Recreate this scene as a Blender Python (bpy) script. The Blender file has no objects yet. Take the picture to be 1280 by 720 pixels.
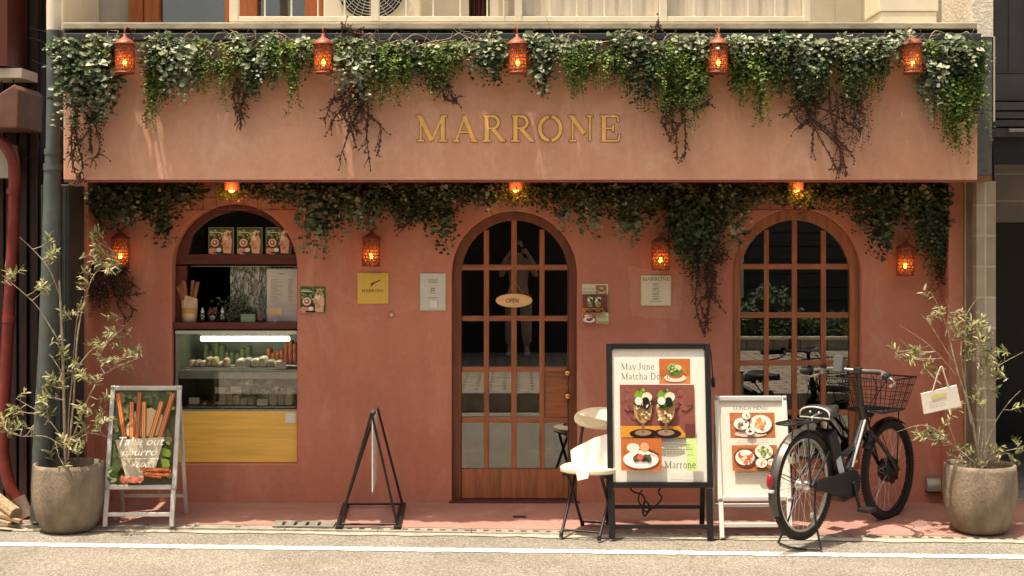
import bpy, bmesh, math, random
from math import sin, cos, pi, radians, sqrt, atan2
from mathutils import Vector, Matrix, Euler
random.seed(7)
SC = bpy.context.scene
COL = SC.collection
# ---------------------------------------------------------------- camera model (1280x720 photograph pixels)
CX, HY, FPX, D0, EYE = 648.0, 295.0, 1800.0, 10.0, 1.844
def P(px, py, y=0.0):
    d = D0 + y
    return Vector(((px-CX)*d/FPX, y, EYE-(py-HY)*d/FPX))
def kerb_y(x): return -0.85-0.062*x
def gz(x, y):
    return 0.05*y if y > kerb_y(x) else -0.055
# ---------------------------------------------------------------- materials
MATS = {}
def nodes_of(name):
    m = bpy.data.materials.new(name); m.use_nodes = True
    nt = m.node_tree; nt.nodes.clear()
    return m, nt
def N(nt, typ, **kw):
    n = nt.nodes.new(typ)
    for k, v in kw.items():
        if k in n.inputs: n.inputs[k].default_value = v
        else: setattr(n, k, v)
    return n
def L(nt, a, b): nt.links.new(a, b)
def lin(c):
    return tuple(((v/255)/12.92 if v/255 <= .04045 else ((v/255+.055)/1.055)**2.4) for v in c)
def rgba(c): return (c[0], c[1], c[2], 1.0)
def M(name, col, rough=.6, metal=0.0, var=.18, scale=6.0, bump=0.0, bscale=80.0, spec=.4, island=0.0, coat=0.0, stretch=None, col2=None, transl=0.0):
    """painted / rough surface: base colour varied by noise, optional bump, per-island variation and stretch (wood grain)."""
    if name in MATS: return MATS[name]
    m, nt = nodes_of(name)
    out = N(nt, 'ShaderNodeOutputMaterial'); b = N(nt, 'ShaderNodeBsdfPrincipled', Roughness=rough, Metallic=metal)
    b.inputs['Specular IOR Level'].default_value = spec
    if coat: b.inputs['Coat Weight'].default_value = coat; b.inputs['Coat Roughness'].default_value = .12
    tc = N(nt, 'ShaderNodeTexCoord'); mp = N(nt, 'ShaderNodeMapping')
    if stretch: mp.inputs['Scale'].default_value = stretch
    L(nt, tc.outputs['Object'], mp.inputs['Vector'])
    nz = N(nt, 'ShaderNodeTexNoise', Scale=scale, Detail=6.0, Roughness=.62)
    L(nt, mp.outputs[0], nz.inputs['Vector'])
    c2 = col2 or tuple(min(1, c*(1+var)) for c in col); c1 = tuple(c*(1-var) for c in col) if not col2 else col
    rp = N(nt, 'ShaderNodeValToRGB')
    rp.color_ramp.elements[0].position = .32; rp.color_ramp.elements[1].position = .68
    rp.color_ramp.elements[0].color = rgba(c1); rp.color_ramp.elements[1].color = rgba(c2)
    L(nt, nz.outputs['Fac'], rp.inputs['Fac'])
    colout = rp.outputs['Color']
    if island:
        g = N(nt, 'ShaderNodeNewGeometry'); mr = N(nt, 'ShaderNodeMapRange')
        mr.inputs['To Min'].default_value = 1-island; mr.inputs['To Max'].default_value = 1+island
        L(nt, g.outputs['Random Per Island'], mr.inputs['Value'])
        mx = N(nt, 'ShaderNodeVectorMath', operation='SCALE')
        L(nt, colout, mx.inputs[0]); L(nt, mr.outputs[0], mx.inputs['Scale'])
        colout = mx.outputs[0]
    L(nt, colout, b.inputs['Base Color'])
    if bump:
        n2 = N(nt, 'ShaderNodeTexNoise', Scale=bscale, Detail=5.0, Roughness=.6)
        L(nt, mp.outputs[0], n2.inputs['Vector'])
        bp = N(nt, 'ShaderNodeBump', Strength=bump, Distance=.01)
        L(nt, n2.outputs['Fac'], bp.inputs['Height']); L(nt, bp.outputs[0], b.inputs['Normal'])
    sh = b.outputs[0]
    if transl:
        t = N(nt, 'ShaderNodeBsdfTranslucent'); L(nt, colout, t.inputs['Color'])
        ms = N(nt, 'ShaderNodeMixShader', Fac=transl); L(nt, sh, ms.inputs[1]); L(nt, t.outputs[0], ms.inputs[2]); sh = ms.outputs[0]
    L(nt, sh, out.inputs['Surface'])
    MATS[name] = m
    return m
def leafmat(name, stops, rough=.45, transl=.3):
    if name in MATS: return MATS[name]
    m, nt = nodes_of(name)
    out = N(nt, 'ShaderNodeOutputMaterial'); b = N(nt, 'ShaderNodeBsdfPrincipled', Roughness=rough)
    b.inputs['Specular IOR Level'].default_value = .35
    g = N(nt, 'ShaderNodeNewGeometry'); rp = N(nt, 'ShaderNodeValToRGB')
    el = rp.color_ramp.elements
    while len(el) < len(stops): el.new(.5)
    for i, (p, c) in enumerate(stops): el[i].position = p; el[i].color = rgba(c)
    L(nt, g.outputs['Random Per Island'], rp.inputs['Fac'])
    L(nt, rp.outputs['Color'], b.inputs['Base Color'])
    t = N(nt, 'ShaderNodeBsdfTranslucent'); L(nt, rp.outputs['Color'], t.inputs['Color'])
    ms = N(nt, 'ShaderNodeMixShader', Fac=transl)
    L(nt, b.outputs[0], ms.inputs[1]); L(nt, t.outputs[0], ms.inputs[2]); L(nt, ms.outputs[0], out.inputs['Surface'])
    MATS[name] = m; return m
def glassmat(name, tint=(.9,.9,.88), add=.10, mul=1.3, rough=.0):
    m, nt = nodes_of(name)
    out = N(nt, 'ShaderNodeOutputMaterial')
    fr = N(nt, 'ShaderNodeFresnel', IOR=1.5)
    mm = N(nt, 'ShaderNodeMath', operation='MULTIPLY_ADD'); mm.inputs[1].default_value = mul; mm.inputs[2].default_value = add; mm.use_clamp = True
    L(nt, fr.outputs[0], mm.inputs[0])
    t = N(nt, 'ShaderNodeBsdfTransparent', Color=rgba(tint)); g = N(nt, 'ShaderNodeBsdfGlossy', Roughness=rough)
    g.inputs['Color'].default_value = (1,1,1,1)
    ms = N(nt, 'ShaderNodeMixShader'); L(nt, mm.outputs[0], ms.inputs[0]); L(nt, t.outputs[0], ms.inputs[1]); L(nt, g.outputs[0], ms.inputs[2])
    L(nt, ms.outputs[0], out.inputs['Surface']); MATS[name] = m; return m
def emitmat(name, col, strength):
    m, nt = nodes_of(name)
    out = N(nt, 'ShaderNodeOutputMaterial'); e = N(nt, 'ShaderNodeEmission', Color=rgba(col), Strength=strength)
    L(nt, e.outputs[0], out.inputs['Surface']); MATS[name] = m; return m
def printmat(name, rough=.5, coat=0.0, transl=0.0):
    m, nt = nodes_of(name)
    out = N(nt, 'ShaderNodeOutputMaterial'); b = N(nt, 'ShaderNodeBsdfPrincipled', Roughness=rough)
    if coat: b.inputs['Coat Weight'].default_value = coat; b.inputs['Coat Roughness'].default_value = .08
    a = N(nt, 'ShaderNodeVertexColor', layer_name='Print')
    tc = N(nt, 'ShaderNodeTexCoord'); nz = N(nt, 'ShaderNodeTexNoise', Scale=90.0, Detail=3.0)
    L(nt, tc.outputs['Object'], nz.inputs['Vector'])
    mr = N(nt, 'ShaderNodeMapRange'); mr.inputs['To Min'].default_value = .86; mr.inputs['To Max'].default_value = 1.1
    L(nt, nz.outputs['Fac'], mr.inputs['Value'])
    mx = N(nt, 'ShaderNodeVectorMath', operation='SCALE'); L(nt, a.outputs['Color'], mx.inputs[0]); L(nt, mr.outputs[0], mx.inputs['Scale'])
    L(nt, mx.outputs[0], b.inputs['Base Color'])
    n2 = N(nt, 'ShaderNodeTexNoise', Scale=9.0, Detail=2.0); L(nt, tc.outputs['Object'], n2.inputs['Vector'])
    bp = N(nt, 'ShaderNodeBump', Strength=.12, Distance=.01); L(nt, n2.outputs['Fac'], bp.inputs['Height']); L(nt, bp.outputs[0], b.inputs['Normal'])
    L(nt, b.outputs[0], out.inputs['Surface']); MATS[name] = m; return m

def stucco(name, ca, cb, cc, stain=.25):
    m, nt = nodes_of(name)
    out = N(nt, 'ShaderNodeOutputMaterial'); b = N(nt, 'ShaderNodeBsdfPrincipled', Roughness=.82)
    b.inputs['Specular IOR Level'].default_value = .2
    tc = N(nt, 'ShaderNodeTexCoord')
    n1 = N(nt, 'ShaderNodeTexNoise', Scale=1.1, Detail=5.0, Roughness=.6, Distortion=.6); L(nt, tc.outputs['Object'], n1.inputs['Vector'])
    r1 = N(nt, 'ShaderNodeValToRGB'); r1.color_ramp.elements[0].position = .3; r1.color_ramp.elements[1].position = .7
    r1.color_ramp.elements[0].color = rgba(ca); r1.color_ramp.elements[1].color = rgba(cb); L(nt, n1.outputs['Fac'], r1.inputs['Fac'])
    mp = N(nt, 'ShaderNodeMapping'); mp.inputs['Scale'].default_value = (3.2, 3.2, 1.3); mp.inputs['Rotation'].default_value = (0, radians(14), 0)
    L(nt, tc.outputs['Object'], mp.inputs['Vector'])
    n2 = N(nt, 'ShaderNodeTexNoise', Scale=1.0, Detail=7.0, Roughness=.7, Distortion=.8); L(nt, mp.outputs[0], n2.inputs['Vector'])
    r2 = N(nt, 'ShaderNodeValToRGB'); r2.color_ramp.elements[0].position = .52; r2.color_ramp.elements[1].position = .74
    r2.color_ramp.elements[0].color = (0,0,0,1); r2.color_ramp.elements[1].color = (1,1,1,1); L(nt, n2.outputs['Fac'], r2.inputs['Fac'])
    ml = N(nt, 'ShaderNodeMath', operation='MULTIPLY'); ml.inputs[1].default_value = stain; L(nt, r2.outputs['Color'], ml.inputs[0])
    mx = N(nt, 'ShaderNodeMixRGB'); mx.inputs[2].default_value = rgba(cc); L(nt, ml.outputs[0], mx.inputs[0]); L(nt, r1.outputs['Color'], mx.inputs[1])
    # fine mottling
    n3 = N(nt, 'ShaderNodeTexNoise', Scale=19.0, Detail=6.0, Roughness=.7); L(nt, tc.outputs['Object'], n3.inputs['Vector'])
    mr = N(nt, 'ShaderNodeMapRange'); mr.inputs['To Min'].default_value = .84; mr.inputs['To Max'].default_value = 1.15; L(nt, n3.outputs['Fac'], mr.inputs['Value'])
    sc = N(nt, 'ShaderNodeVectorMath', operation='SCALE'); L(nt, mx.outputs[0], sc.inputs[0]); L(nt, mr.outputs[0], sc.inputs['Scale'])
    mp2 = N(nt, 'ShaderNodeMapping'); mp2.inputs['Scale'].default_value = (5, 5, .7); L(nt, tc.outputs['Object'], mp2.inputs['Vector'])
    n6 = N(nt, 'ShaderNodeTexNoise', Scale=1.0, Detail=5.0, Roughness=.6); L(nt, mp2.outputs[0], n6.inputs['Vector'])
    m6 = N(nt, 'ShaderNodeMapRange'); m6.inputs['From Min'].default_value = .35; m6.inputs['From Max'].default_value = .66; m6.inputs['To Min'].default_value = .93; m6.inputs['To Max'].default_value = 1.03; L(nt, n6.outputs['Fac'], m6.inputs['Value'])
    s6 = N(nt, 'ShaderNodeVectorMath', operation='SCALE'); L(nt, sc.outputs[0], s6.inputs[0]); L(nt, m6.outputs[0], s6.inputs['Scale'])
    v7 = N(nt, 'ShaderNodeTexVoronoi', Scale=.75, feature='DISTANCE_TO_EDGE'); n7 = N(nt, 'ShaderNodeTexNoise', Scale=2.2, Detail=6.0); L(nt, tc.outputs['Object'], n7.inputs['Vector'])
    a7 = N(nt, 'ShaderNodeVectorMath', operation='MULTIPLY_ADD'); a7.inputs[1].default_value = (.7,.7,.7); L(nt, n7.outputs['Color'], a7.inputs[0]); L(nt, tc.outputs['Object'], a7.inputs[2]); L(nt, a7.outputs[0], v7.inputs['Vector'])
    l7 = N(nt, 'ShaderNodeMath', operation='LESS_THAN'); l7.inputs[1].default_value = .0013; L(nt, v7.outputs['Distance'], l7.inputs[0])
    k7 = N(nt, 'ShaderNodeMath', operation='MULTIPLY'); k7.inputs[1].default_value = .16; L(nt, l7.outputs[0], k7.inputs[0])
    x7 = N(nt, 'ShaderNodeMixRGB'); x7.inputs[2].default_value = (.16,.06,.035,1); L(nt, k7.outputs[0], x7.inputs[0]); L(nt, s6.outputs[0], x7.inputs[1])
    L(nt, x7.outputs[0], b.inputs['Base Color'])
    n4 = N(nt, 'ShaderNodeTexNoise', Scale=14.0, Detail=8.0, Roughness=.65); L(nt, tc.outputs['Object'], n4.inputs['Vector'])
    bp = N(nt, 'ShaderNodeBump', Strength=.35, Distance=.012); L(nt, n4.outputs['Fac'], bp.inputs['Height']); L(nt, bp.outputs[0], b.inputs['Normal'])
    L(nt, b.outputs[0], out.inputs['Surface']); MATS[name] = m; return m

def asphalt():
    m, nt = nodes_of('asphalt')
    out = N(nt, 'ShaderNodeOutputMaterial'); b = N(nt, 'ShaderNodeBsdfPrincipled', Roughness=.85)
    b.inputs['Specular IOR Level'].default_value = .25
    tc = N(nt, 'ShaderNodeTexCoord')
    v = N(nt, 'ShaderNodeTexVoronoi', Scale=150.0); L(nt, tc.outputs['Object'], v.inputs['Vector'])
    r = N(nt, 'ShaderNodeValToRGB'); e = r.color_ramp.elements
    e[0].position = 0; e[0].color = rgba((.115,.10,.08)); e[1].position = 1; e[1].color = rgba((.36,.325,.265))
    k = e.new(.5); k.color = rgba((.205,.182,.145))
    sep = N(nt, 'ShaderNodeSeparateColor'); L(nt, v.outputs['Color'], sep.inputs[0]); L(nt, sep.outputs[0], r.inputs['Fac'])
    n = N(nt, 'ShaderNodeTexNoise', Scale=1.6, Detail=6.0, Roughness=.65); L(nt, tc.outputs['Object'], n.inputs['Vector'])
    mr = N(nt, 'ShaderNodeMapRange'); mr.inputs['From Min'].default_value = .3; mr.inputs['From Max'].default_value = .7
    mr.inputs['To Min'].default_value = .8; mr.inputs['To Max'].default_value = 1.14; L(nt, n.outputs['Fac'], mr.inputs['Value'])
    s = N(nt, 'ShaderNodeVectorMath', operation='SCALE'); L(nt, r.outputs['Color'], s.inputs[0]); L(nt, mr.outputs[0], s.inputs['Scale'])
    # hairline cracks
    v2 = N(nt, 'ShaderNodeTexVoronoi', Scale=.55, feature='DISTANCE_TO_EDGE'); n5 = N(nt, 'ShaderNodeTexNoise', Scale=3.0, Detail=4.0)
    L(nt, tc.outputs['Object'], n5.inputs['Vector'])
    ad = N(nt, 'ShaderNodeVectorMath', operation='MULTIPLY_ADD'); ad.inputs[1].default_value = (.35,.35,.35)
    L(nt, n5.outputs['Color'], ad.inputs[0]); L(nt, tc.outputs['Object'], ad.inputs[2]); L(nt, ad.outputs[0], v2.inputs['Vector'])
    lt = N(nt, 'ShaderNodeMath', operation='LESS_THAN'); lt.inputs[1].default_value = .006; L(nt, v2.outputs['Distance'], lt.inputs[0])
    ml = N(nt, 'ShaderNodeMath', operation='MULTIPLY'); ml.inputs[1].default_value = .22; L(nt, lt.outputs[0], ml.inputs[0])
    mx = N(nt, 'ShaderNodeMixRGB'); mx.inputs[2].default_value = (.08,.065,.05,1); L(nt, ml.outputs[0], mx.inputs[0]); L(nt, s.outputs[0], mx.inputs[1])
    L(nt, mx.outputs[0], b.inputs['Base Color'])
    bp = N(nt, 'ShaderNodeBump', Strength=.5, Distance=.004); L(nt, v.outputs['Distance'], bp.inputs['Height']); L(nt, bp.outputs[0], b.inputs['Normal'])
    L(nt, b.outputs[0], out.inputs['Surface']); MATS['asphalt'] = m; return m

def brickmat(name, c1, c2, mortar, sx, bw=.5, rh=.25, msize=.02, rot=(0,0,0), bump=.4, rough=.7, offset=.5):
    m, nt = nodes_of(name)
    out = N(nt, 'ShaderNodeOutputMaterial'); b = N(nt, 'ShaderNodeBsdfPrincipled', Roughness=rough)
    tc = N(nt, 'ShaderNodeTexCoord'); mp = N(nt, 'ShaderNodeMapping'); mp.inputs['Rotation'].default_value = rot
    L(nt, tc.outputs['Object'], mp.inputs['Vector'])
    br = N(nt, 'ShaderNodeTexBrick', Color1=rgba(c1), Color2=rgba(c2), Mortar=rgba(mortar), Scale=sx)
    br.inputs['Mortar Size'].default_value = msize; br.inputs['Brick Width'].default_value = bw; br.inputs['Row Height'].default_value = rh
    br.offset = offset
    L(nt, mp.outputs[0], br.inputs['Vector'])
    n = N(nt, 'ShaderNodeTexNoise', Scale=7.0, Detail=6.0); L(nt, tc.outputs['Object'], n.inputs['Vector'])
    mr = N(nt, 'ShaderNodeMapRange'); mr.inputs['To Min'].default_value = .65; mr.inputs['To Max'].default_value = 1.35; L(nt, n.outputs['Fac'], mr.inputs['Value'])
    s = N(nt, 'ShaderNodeVectorMath', operation='SCALE'); L(nt, br.outputs['Color'], s.inputs[0]); L(nt, mr.outputs[0], s.inputs['Scale'])
    L(nt, s.outputs[0], b.inputs['Base Color'])
    bp = N(nt, 'ShaderNodeBump', Strength=bump, Distance=.01, invert=True); L(nt, br.outputs['Fac'], bp.inputs['Height']); L(nt, bp.outputs[0], b.inputs['Normal'])
    L(nt, b.outputs[0], out.inputs['Surface']); MATS[name] = m; return m

def lacemat():
    m, nt = nodes_of('lace')
    out = N(nt, 'ShaderNodeOutputMaterial')
    tc = N(nt, 'ShaderNodeTexCoord'); mp = N(nt, 'ShaderNodeMapping'); mp.inputs['Scale'].default_value = (1, 1, .35)
    L(nt, tc.outputs['Object'], mp.inputs['Vector'])
    n = N(nt, 'ShaderNodeTexNoise', Scale=34.0, Detail=5.0, Roughness=.7, Distortion=1.8); L(nt, mp.outputs[0], n.inputs['Vector'])
    r = N(nt, 'ShaderNodeValToRGB'); r.color_ramp.elements[0].position = .46; r.color_ramp.elements[1].position = .6; L(nt, n.outputs['Fac'], r.inputs['Fac'])
    d = N(nt, 'ShaderNodeBsdfDiffuse', Color=(.62,.62,.5,1)); t = N(nt, 'ShaderNodeBsdfTransparent')
    mr = N(nt, 'ShaderNodeMapRange'); mr.inputs['To Min'].default_value = .25; mr.inputs['To Max'].default_value = .95; L(nt, r.outputs['Color'], mr.inputs['Value'])
    ms = N(nt, 'ShaderNodeMixShader'); L(nt, mr.outputs[0], ms.inputs[0]); L(nt, t.outputs[0], ms.inputs[1]); L(nt, d.outputs[0], ms.inputs[2])
    L(nt, ms.outputs[0], out.inputs['Surface']); MATS['lace'] = m; return m

# ---------------------------------------------------------------- mesh building
BASE = {}
class MB:
    def __init__(s): s.v = []; s.f = []; s.m = []; s.sm = []; s.c = []
    def add(s, vs, fs, mat=0, smooth=False, col=None):
        o = len(s.v); s.v.extend([tuple(p) for p in vs])
        for f in fs:
            s.f.append(tuple(i+o for i in f)); s.m.append(mat); s.sm.append(smooth); s.c.append(col or (1,1,1))
        return s
    def box(s, x0, x1, y0, y1, z0, z1, mat=0, T=None, col=None):
        vs = [Vector((x, y, z)) for x in (x0, x1) for y in (y0, y1) for z in (z0, z1)]
        if T is not None: vs = [T @ p for p in vs]
        return s.add(vs, [(0,1,3,2),(4,6,7,5),(0,4,5,1),(2,3,7,6),(0,2,6,4),(1,5,7,3)], mat, False, col)
    def bar(s, a, b, w, h, mat=0, up=(0,0,1), col=None):
        a = Vector(a); b = Vector(b); d = (b-a).normalized(); u = Vector(up)
        if abs(d.dot(u)) > .98: u = Vector((0,1,0))
        sd = d.cross(u).normalized(); u = sd.cross(d).normalized()
        vs = [p + sd*i*w/2 + u*j*h/2 for p in (a, b) for i in (-1, 1) for j in (-1, 1)]
        return s.add(vs, [(0,1,3,2),(4,6,7,5),(0,4,5,1),(2,3,7,6),(0,2,6,4),(1,5,7,3)], mat, False, col)
    def tube(s, pts, r, n=8, mat=0, closed=False, caps=True, col=None, smooth=True):
        pts = [Vector(p) for p in pts]; k = len(pts)
        rs = r if isinstance(r, (list, tuple)) else [r]*k
        tang = []
        for i in range(k):
            if closed: t = pts[(i+1) % k]-pts[i-1]
            else: t = pts[min(i+1, k-1)]-pts[max(i-1, 0)]
            tang.append(t.normalized() if t.length > 1e-9 else Vector((0,0,1)))
        ref = Vector((0,0,1)) if abs(tang[0].z) < .9 else Vector((1,0,0))
        nrm = tang[0].cross(ref).normalized(); vs = []
        for i in range(k):
            nrm = (nrm - tang[i]*nrm.dot(tang[i]))
            nrm = nrm.normalized() if nrm.length > 1e-6 else tang[i].orthogonal().normalized()
            bi = tang[i].cross(nrm)
            for j in range(n):
                a = 2*pi*j/n; vs.append(pts[i] + nrm*cos(a)*rs[i] + bi*sin(a)*rs[i])
        fs = []
        for i in range(k if closed else k-1):
            i2 = (i+1) % k
            for j in range(n): fs.append((i*n+j, i*n+(j+1) % n, i2*n+(j+1) % n, i2*n+j))
        s.add(vs, fs, mat, smooth, col)
        if caps and not closed:
            s.add(vs[:n][::-1], [tuple(range(n))], mat, False, col); s.add(vs[-n:], [tuple(range(n))], mat, False, col)
        return s
    def lathe(s, prof, c=(0,0,0), n=24, mat=0, axis='z', smooth=True, col=None):
        vs = []; c = Vector(c)
        for (r, h) in prof:
            for j in range(n):
                a = 2*pi*j/n
                p = Vector((r*cos(a), r*sin(a), h)) if axis == 'z' else (Vector((r*cos(a), h, r*sin(a))) if axis == 'y' else Vector((h, r*cos(a), r*sin(a))))
                vs.append(c+p)
        fs = []
        for i in range(len(prof)-1):
            for j in range(n): fs.append((i*n+j, i*n+(j+1) % n, (i+1)*n+(j+1) % n, (i+1)*n+j))
        return s.add(vs, fs, mat, smooth, col)
    def ball(s, c, r, mat=0, n=10, k=6, sq=(1,1,1), col=None):
        prof = [(max(1e-4, r*sin(pi*i/k)), -r*cos(pi*i/k)) for i in range(k+1)]
        o = MB().lathe(prof, (0,0,0), n); c = Vector(c)
        return s.add([c+Vector((p[0]*sq[0], p[1]*sq[1], p[2]*sq[2])) for p in o.v], o.f, mat, True, col)
    def prism(s, poly, y0, y1, mat=0, col=None):
        n = len(poly); vs = [Vector((x, y0, z)) for x, z in poly] + [Vector((x, y1, z)) for x, z in poly]
        fs = [tuple(range(n)), tuple(range(2*n-1, n-1, -1))] + [(i, i+n, (i+1) % n+n, (i+1) % n) for i in range(n)]
        return s.add(vs, fs, mat, False, col)
    def quadstrip(s, A, B, mat=0, smooth=False, closed=False, col=None):
        n = len(A); fs = [(i, i+1, n+i+1, n+i) for i in range(n-1)]
        if closed: fs.append((n-1, 0, n, 2*n-1))
        return s.add(list(A)+list(B), fs, mat, smooth, col)
    def build(s, name, mats, parent=None, base=None, local=False, bevel=0.0, seg=2, **props):
        if not isinstance(mats, (list, tuple)): mats = [mats]
        if parent is not None: b = Vector((0,0,0)) if local else BASE[parent]
        else: b = Vector(base) if base is not None else Vector((0,0,0))
        me = bpy.data.meshes.new(name)
        me.from_pydata([(p[0]-b.x, p[1]-b.y, p[2]-b.z) for p in s.v], [], s.f)
        for m in mats: me.materials.append(m)
        me.polygons.foreach_set('material_index', s.m); me.polygons.foreach_set('use_smooth', s.sm)
        if any(c != (1,1,1) for c in s.c):
            at = me.color_attributes.new('Print', 'FLOAT_COLOR', 'CORNER'); data = []
            for pl, c in zip(me.polygons, s.c): data.extend([c[0], c[1], c[2], 1.0]*pl.loop_total)
            at.data.foreach_set('color', data)
        bm = bmesh.new(); bm.from_mesh(me)
        if props.pop('fixn', True): bmesh.ops.recalc_face_normals(bm, faces=bm.faces)
        bm.to_mesh(me); bm.free(); me.update()
        o = bpy.data.objects.new(name, me); COL.objects.link(o)
        if parent is not None: o.parent = parent; BASE[o] = BASE[parent]
        else: o.location = b; BASE[o] = b
        if bevel:
            md = o.modifiers.new('bevel', 'BEVEL'); md.width = bevel; md.segments = seg; md.limit_method = 'ANGLE'; md.angle_limit = radians(40)
        for k, v in props.items(): o[k] = v
        return o
def thing(name, label, cat, loc, rz=0.0, group=None):
    o = bpy.data.objects.new(name, None); COL.objects.link(o); o.empty_display_size = .1
    o.location = loc; o.rotation_euler = (0, 0, rz); o['label'] = label; o['category'] = cat
    if group: o['group'] = group
    BASE[o] = Vector(loc)
    return o
def dup(root, loc, label, rz=None):
    r = root.copy(); COL.objects.link(r); r.location = loc; r['label'] = label; BASE[r] = Vector(loc)
    if rz is not None: r.rotation_euler = (0, 0, rz)
    for ch in list(root.children):
        c = ch.copy(); COL.objects.link(c); c.parent = r
        for g in list(ch.children):
            d = g.copy(); COL.objects.link(d); d.parent = c
    return r
def plate(outer, holes, y0, y1):
    """a flat plate in the xz plane between y0 and y1 with holes: returns an MB (2D curve fill)."""
    cu = bpy.data.curves.new('tmp', 'CURVE'); cu.dimensions = '2D'; cu.fill_mode = 'BOTH'; cu.extrude = abs(y1-y0)/2
    for poly in [outer]+holes:
        sp = cu.splines.new('POLY'); sp.points.add(len(poly)-1); sp.use_cyclic_u = True
        for p, (x, z) in zip(sp.points, poly): p.co = (x, z, 0, 1)
    ob = bpy.data.objects.new('tmp', cu); COL.objects.link(ob)
    dg = bpy.context.evaluated_depsgraph_get(); me = bpy.data.meshes.new_from_object(ob.evaluated_get(dg))
    mb = MB(); ym = (y0+y1)/2
    mb.add([(v.co.x, ym-v.co.z, v.co.y) for v in me.vertices], [tuple(p.vertices) for p in me.polygons])
    bpy.data.objects.remove(ob); bpy.data.curves.remove(cu); bpy.data.meshes.remove(me)
    # weld
    bm = bmesh.new(); vv = [bm.verts.new(p) for p in mb.v]
    for f in mb.f:
        try: bm.faces.new([vv[i] for i in f])
        except ValueError: pass
    bmesh.ops.remove_doubles(bm, verts=bm.verts, dist=1e-5)
    bm.verts.index_update(); r = MB(); r.add([v.co.copy() for v in bm.verts], [tuple(v.index for v in f.verts) for f in bm.faces]); bm.free()
    return r
def arch(x0, x1, zb, zt, n=20):
    r = (x1-x0)/2; cx = (x0+x1)/2; zs = zt-r
    pts = [(x0, zb), (x1, zb)]
    for i in range(n+1):
        a = pi*i/n; pts.append((cx+r*cos(a), zs+r*sin(a)))
    return pts
def Wx(px): return (px-CX)/180.0
def Wz(py): return EYE-(py-HY)/180.0
def sm(a, b, t): t = max(0, min(1, (t-a)/(b-a))); return t*t*(3-2*t)
def catmull(pts, k=6):
    pts = [Vector(p) for p in pts]; out = []
    for i in range(len(pts)-1):
        p0 = pts[max(i-1, 0)]; p1 = pts[i]; p2 = pts[i+1]; p3 = pts[min(i+2, len(pts)-1)]
        for j in range(k):
            t = j/k
            out.append(.5*((2*p1)+(p2-p0)*t+(2*p0-5*p1+4*p2-p3)*t*t+(3*p1-p0-3*p2+p3)*t**3))
    out.append(pts[-1]); return out
# ---------------------------------------------------------------- lettering
def font_polys(body, shear=0.0):
    cu = bpy.data.curves.new('tmp', 'FONT'); cu.body = body; cu.size = 1; cu.shear = shear; cu.fill_mode = 'FRONT'; cu.resolution_u = 3
    ob = bpy.data.objects.new('tmp', cu); COL.objects.link(ob)
    dg = bpy.context.evaluated_depsgraph_get(); me = bpy.data.meshes.new_from_object(ob.evaluated_get(dg))
    vs = [(v.co.x, v.co.y) for v in me.vertices]; fs = [tuple(p.vertices) for p in me.polygons]
    bpy.data.objects.remove(ob); bpy.data.curves.remove(cu); bpy.data.meshes.remove(me)
    return vs, fs
def arcp(cx, cy, rx, ry, a0, a1, n=10): return [(cx+rx*cos(radians(a0+(a1-a0)*i/n)), cy+ry*sin(radians(a0+(a1-a0)*i/n))) for i in range(n+1)]
T_, t_ = .15, .065
def sf(x, y, h=.13): return ([(x-h, y), (x+h, y)], t_)
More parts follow.
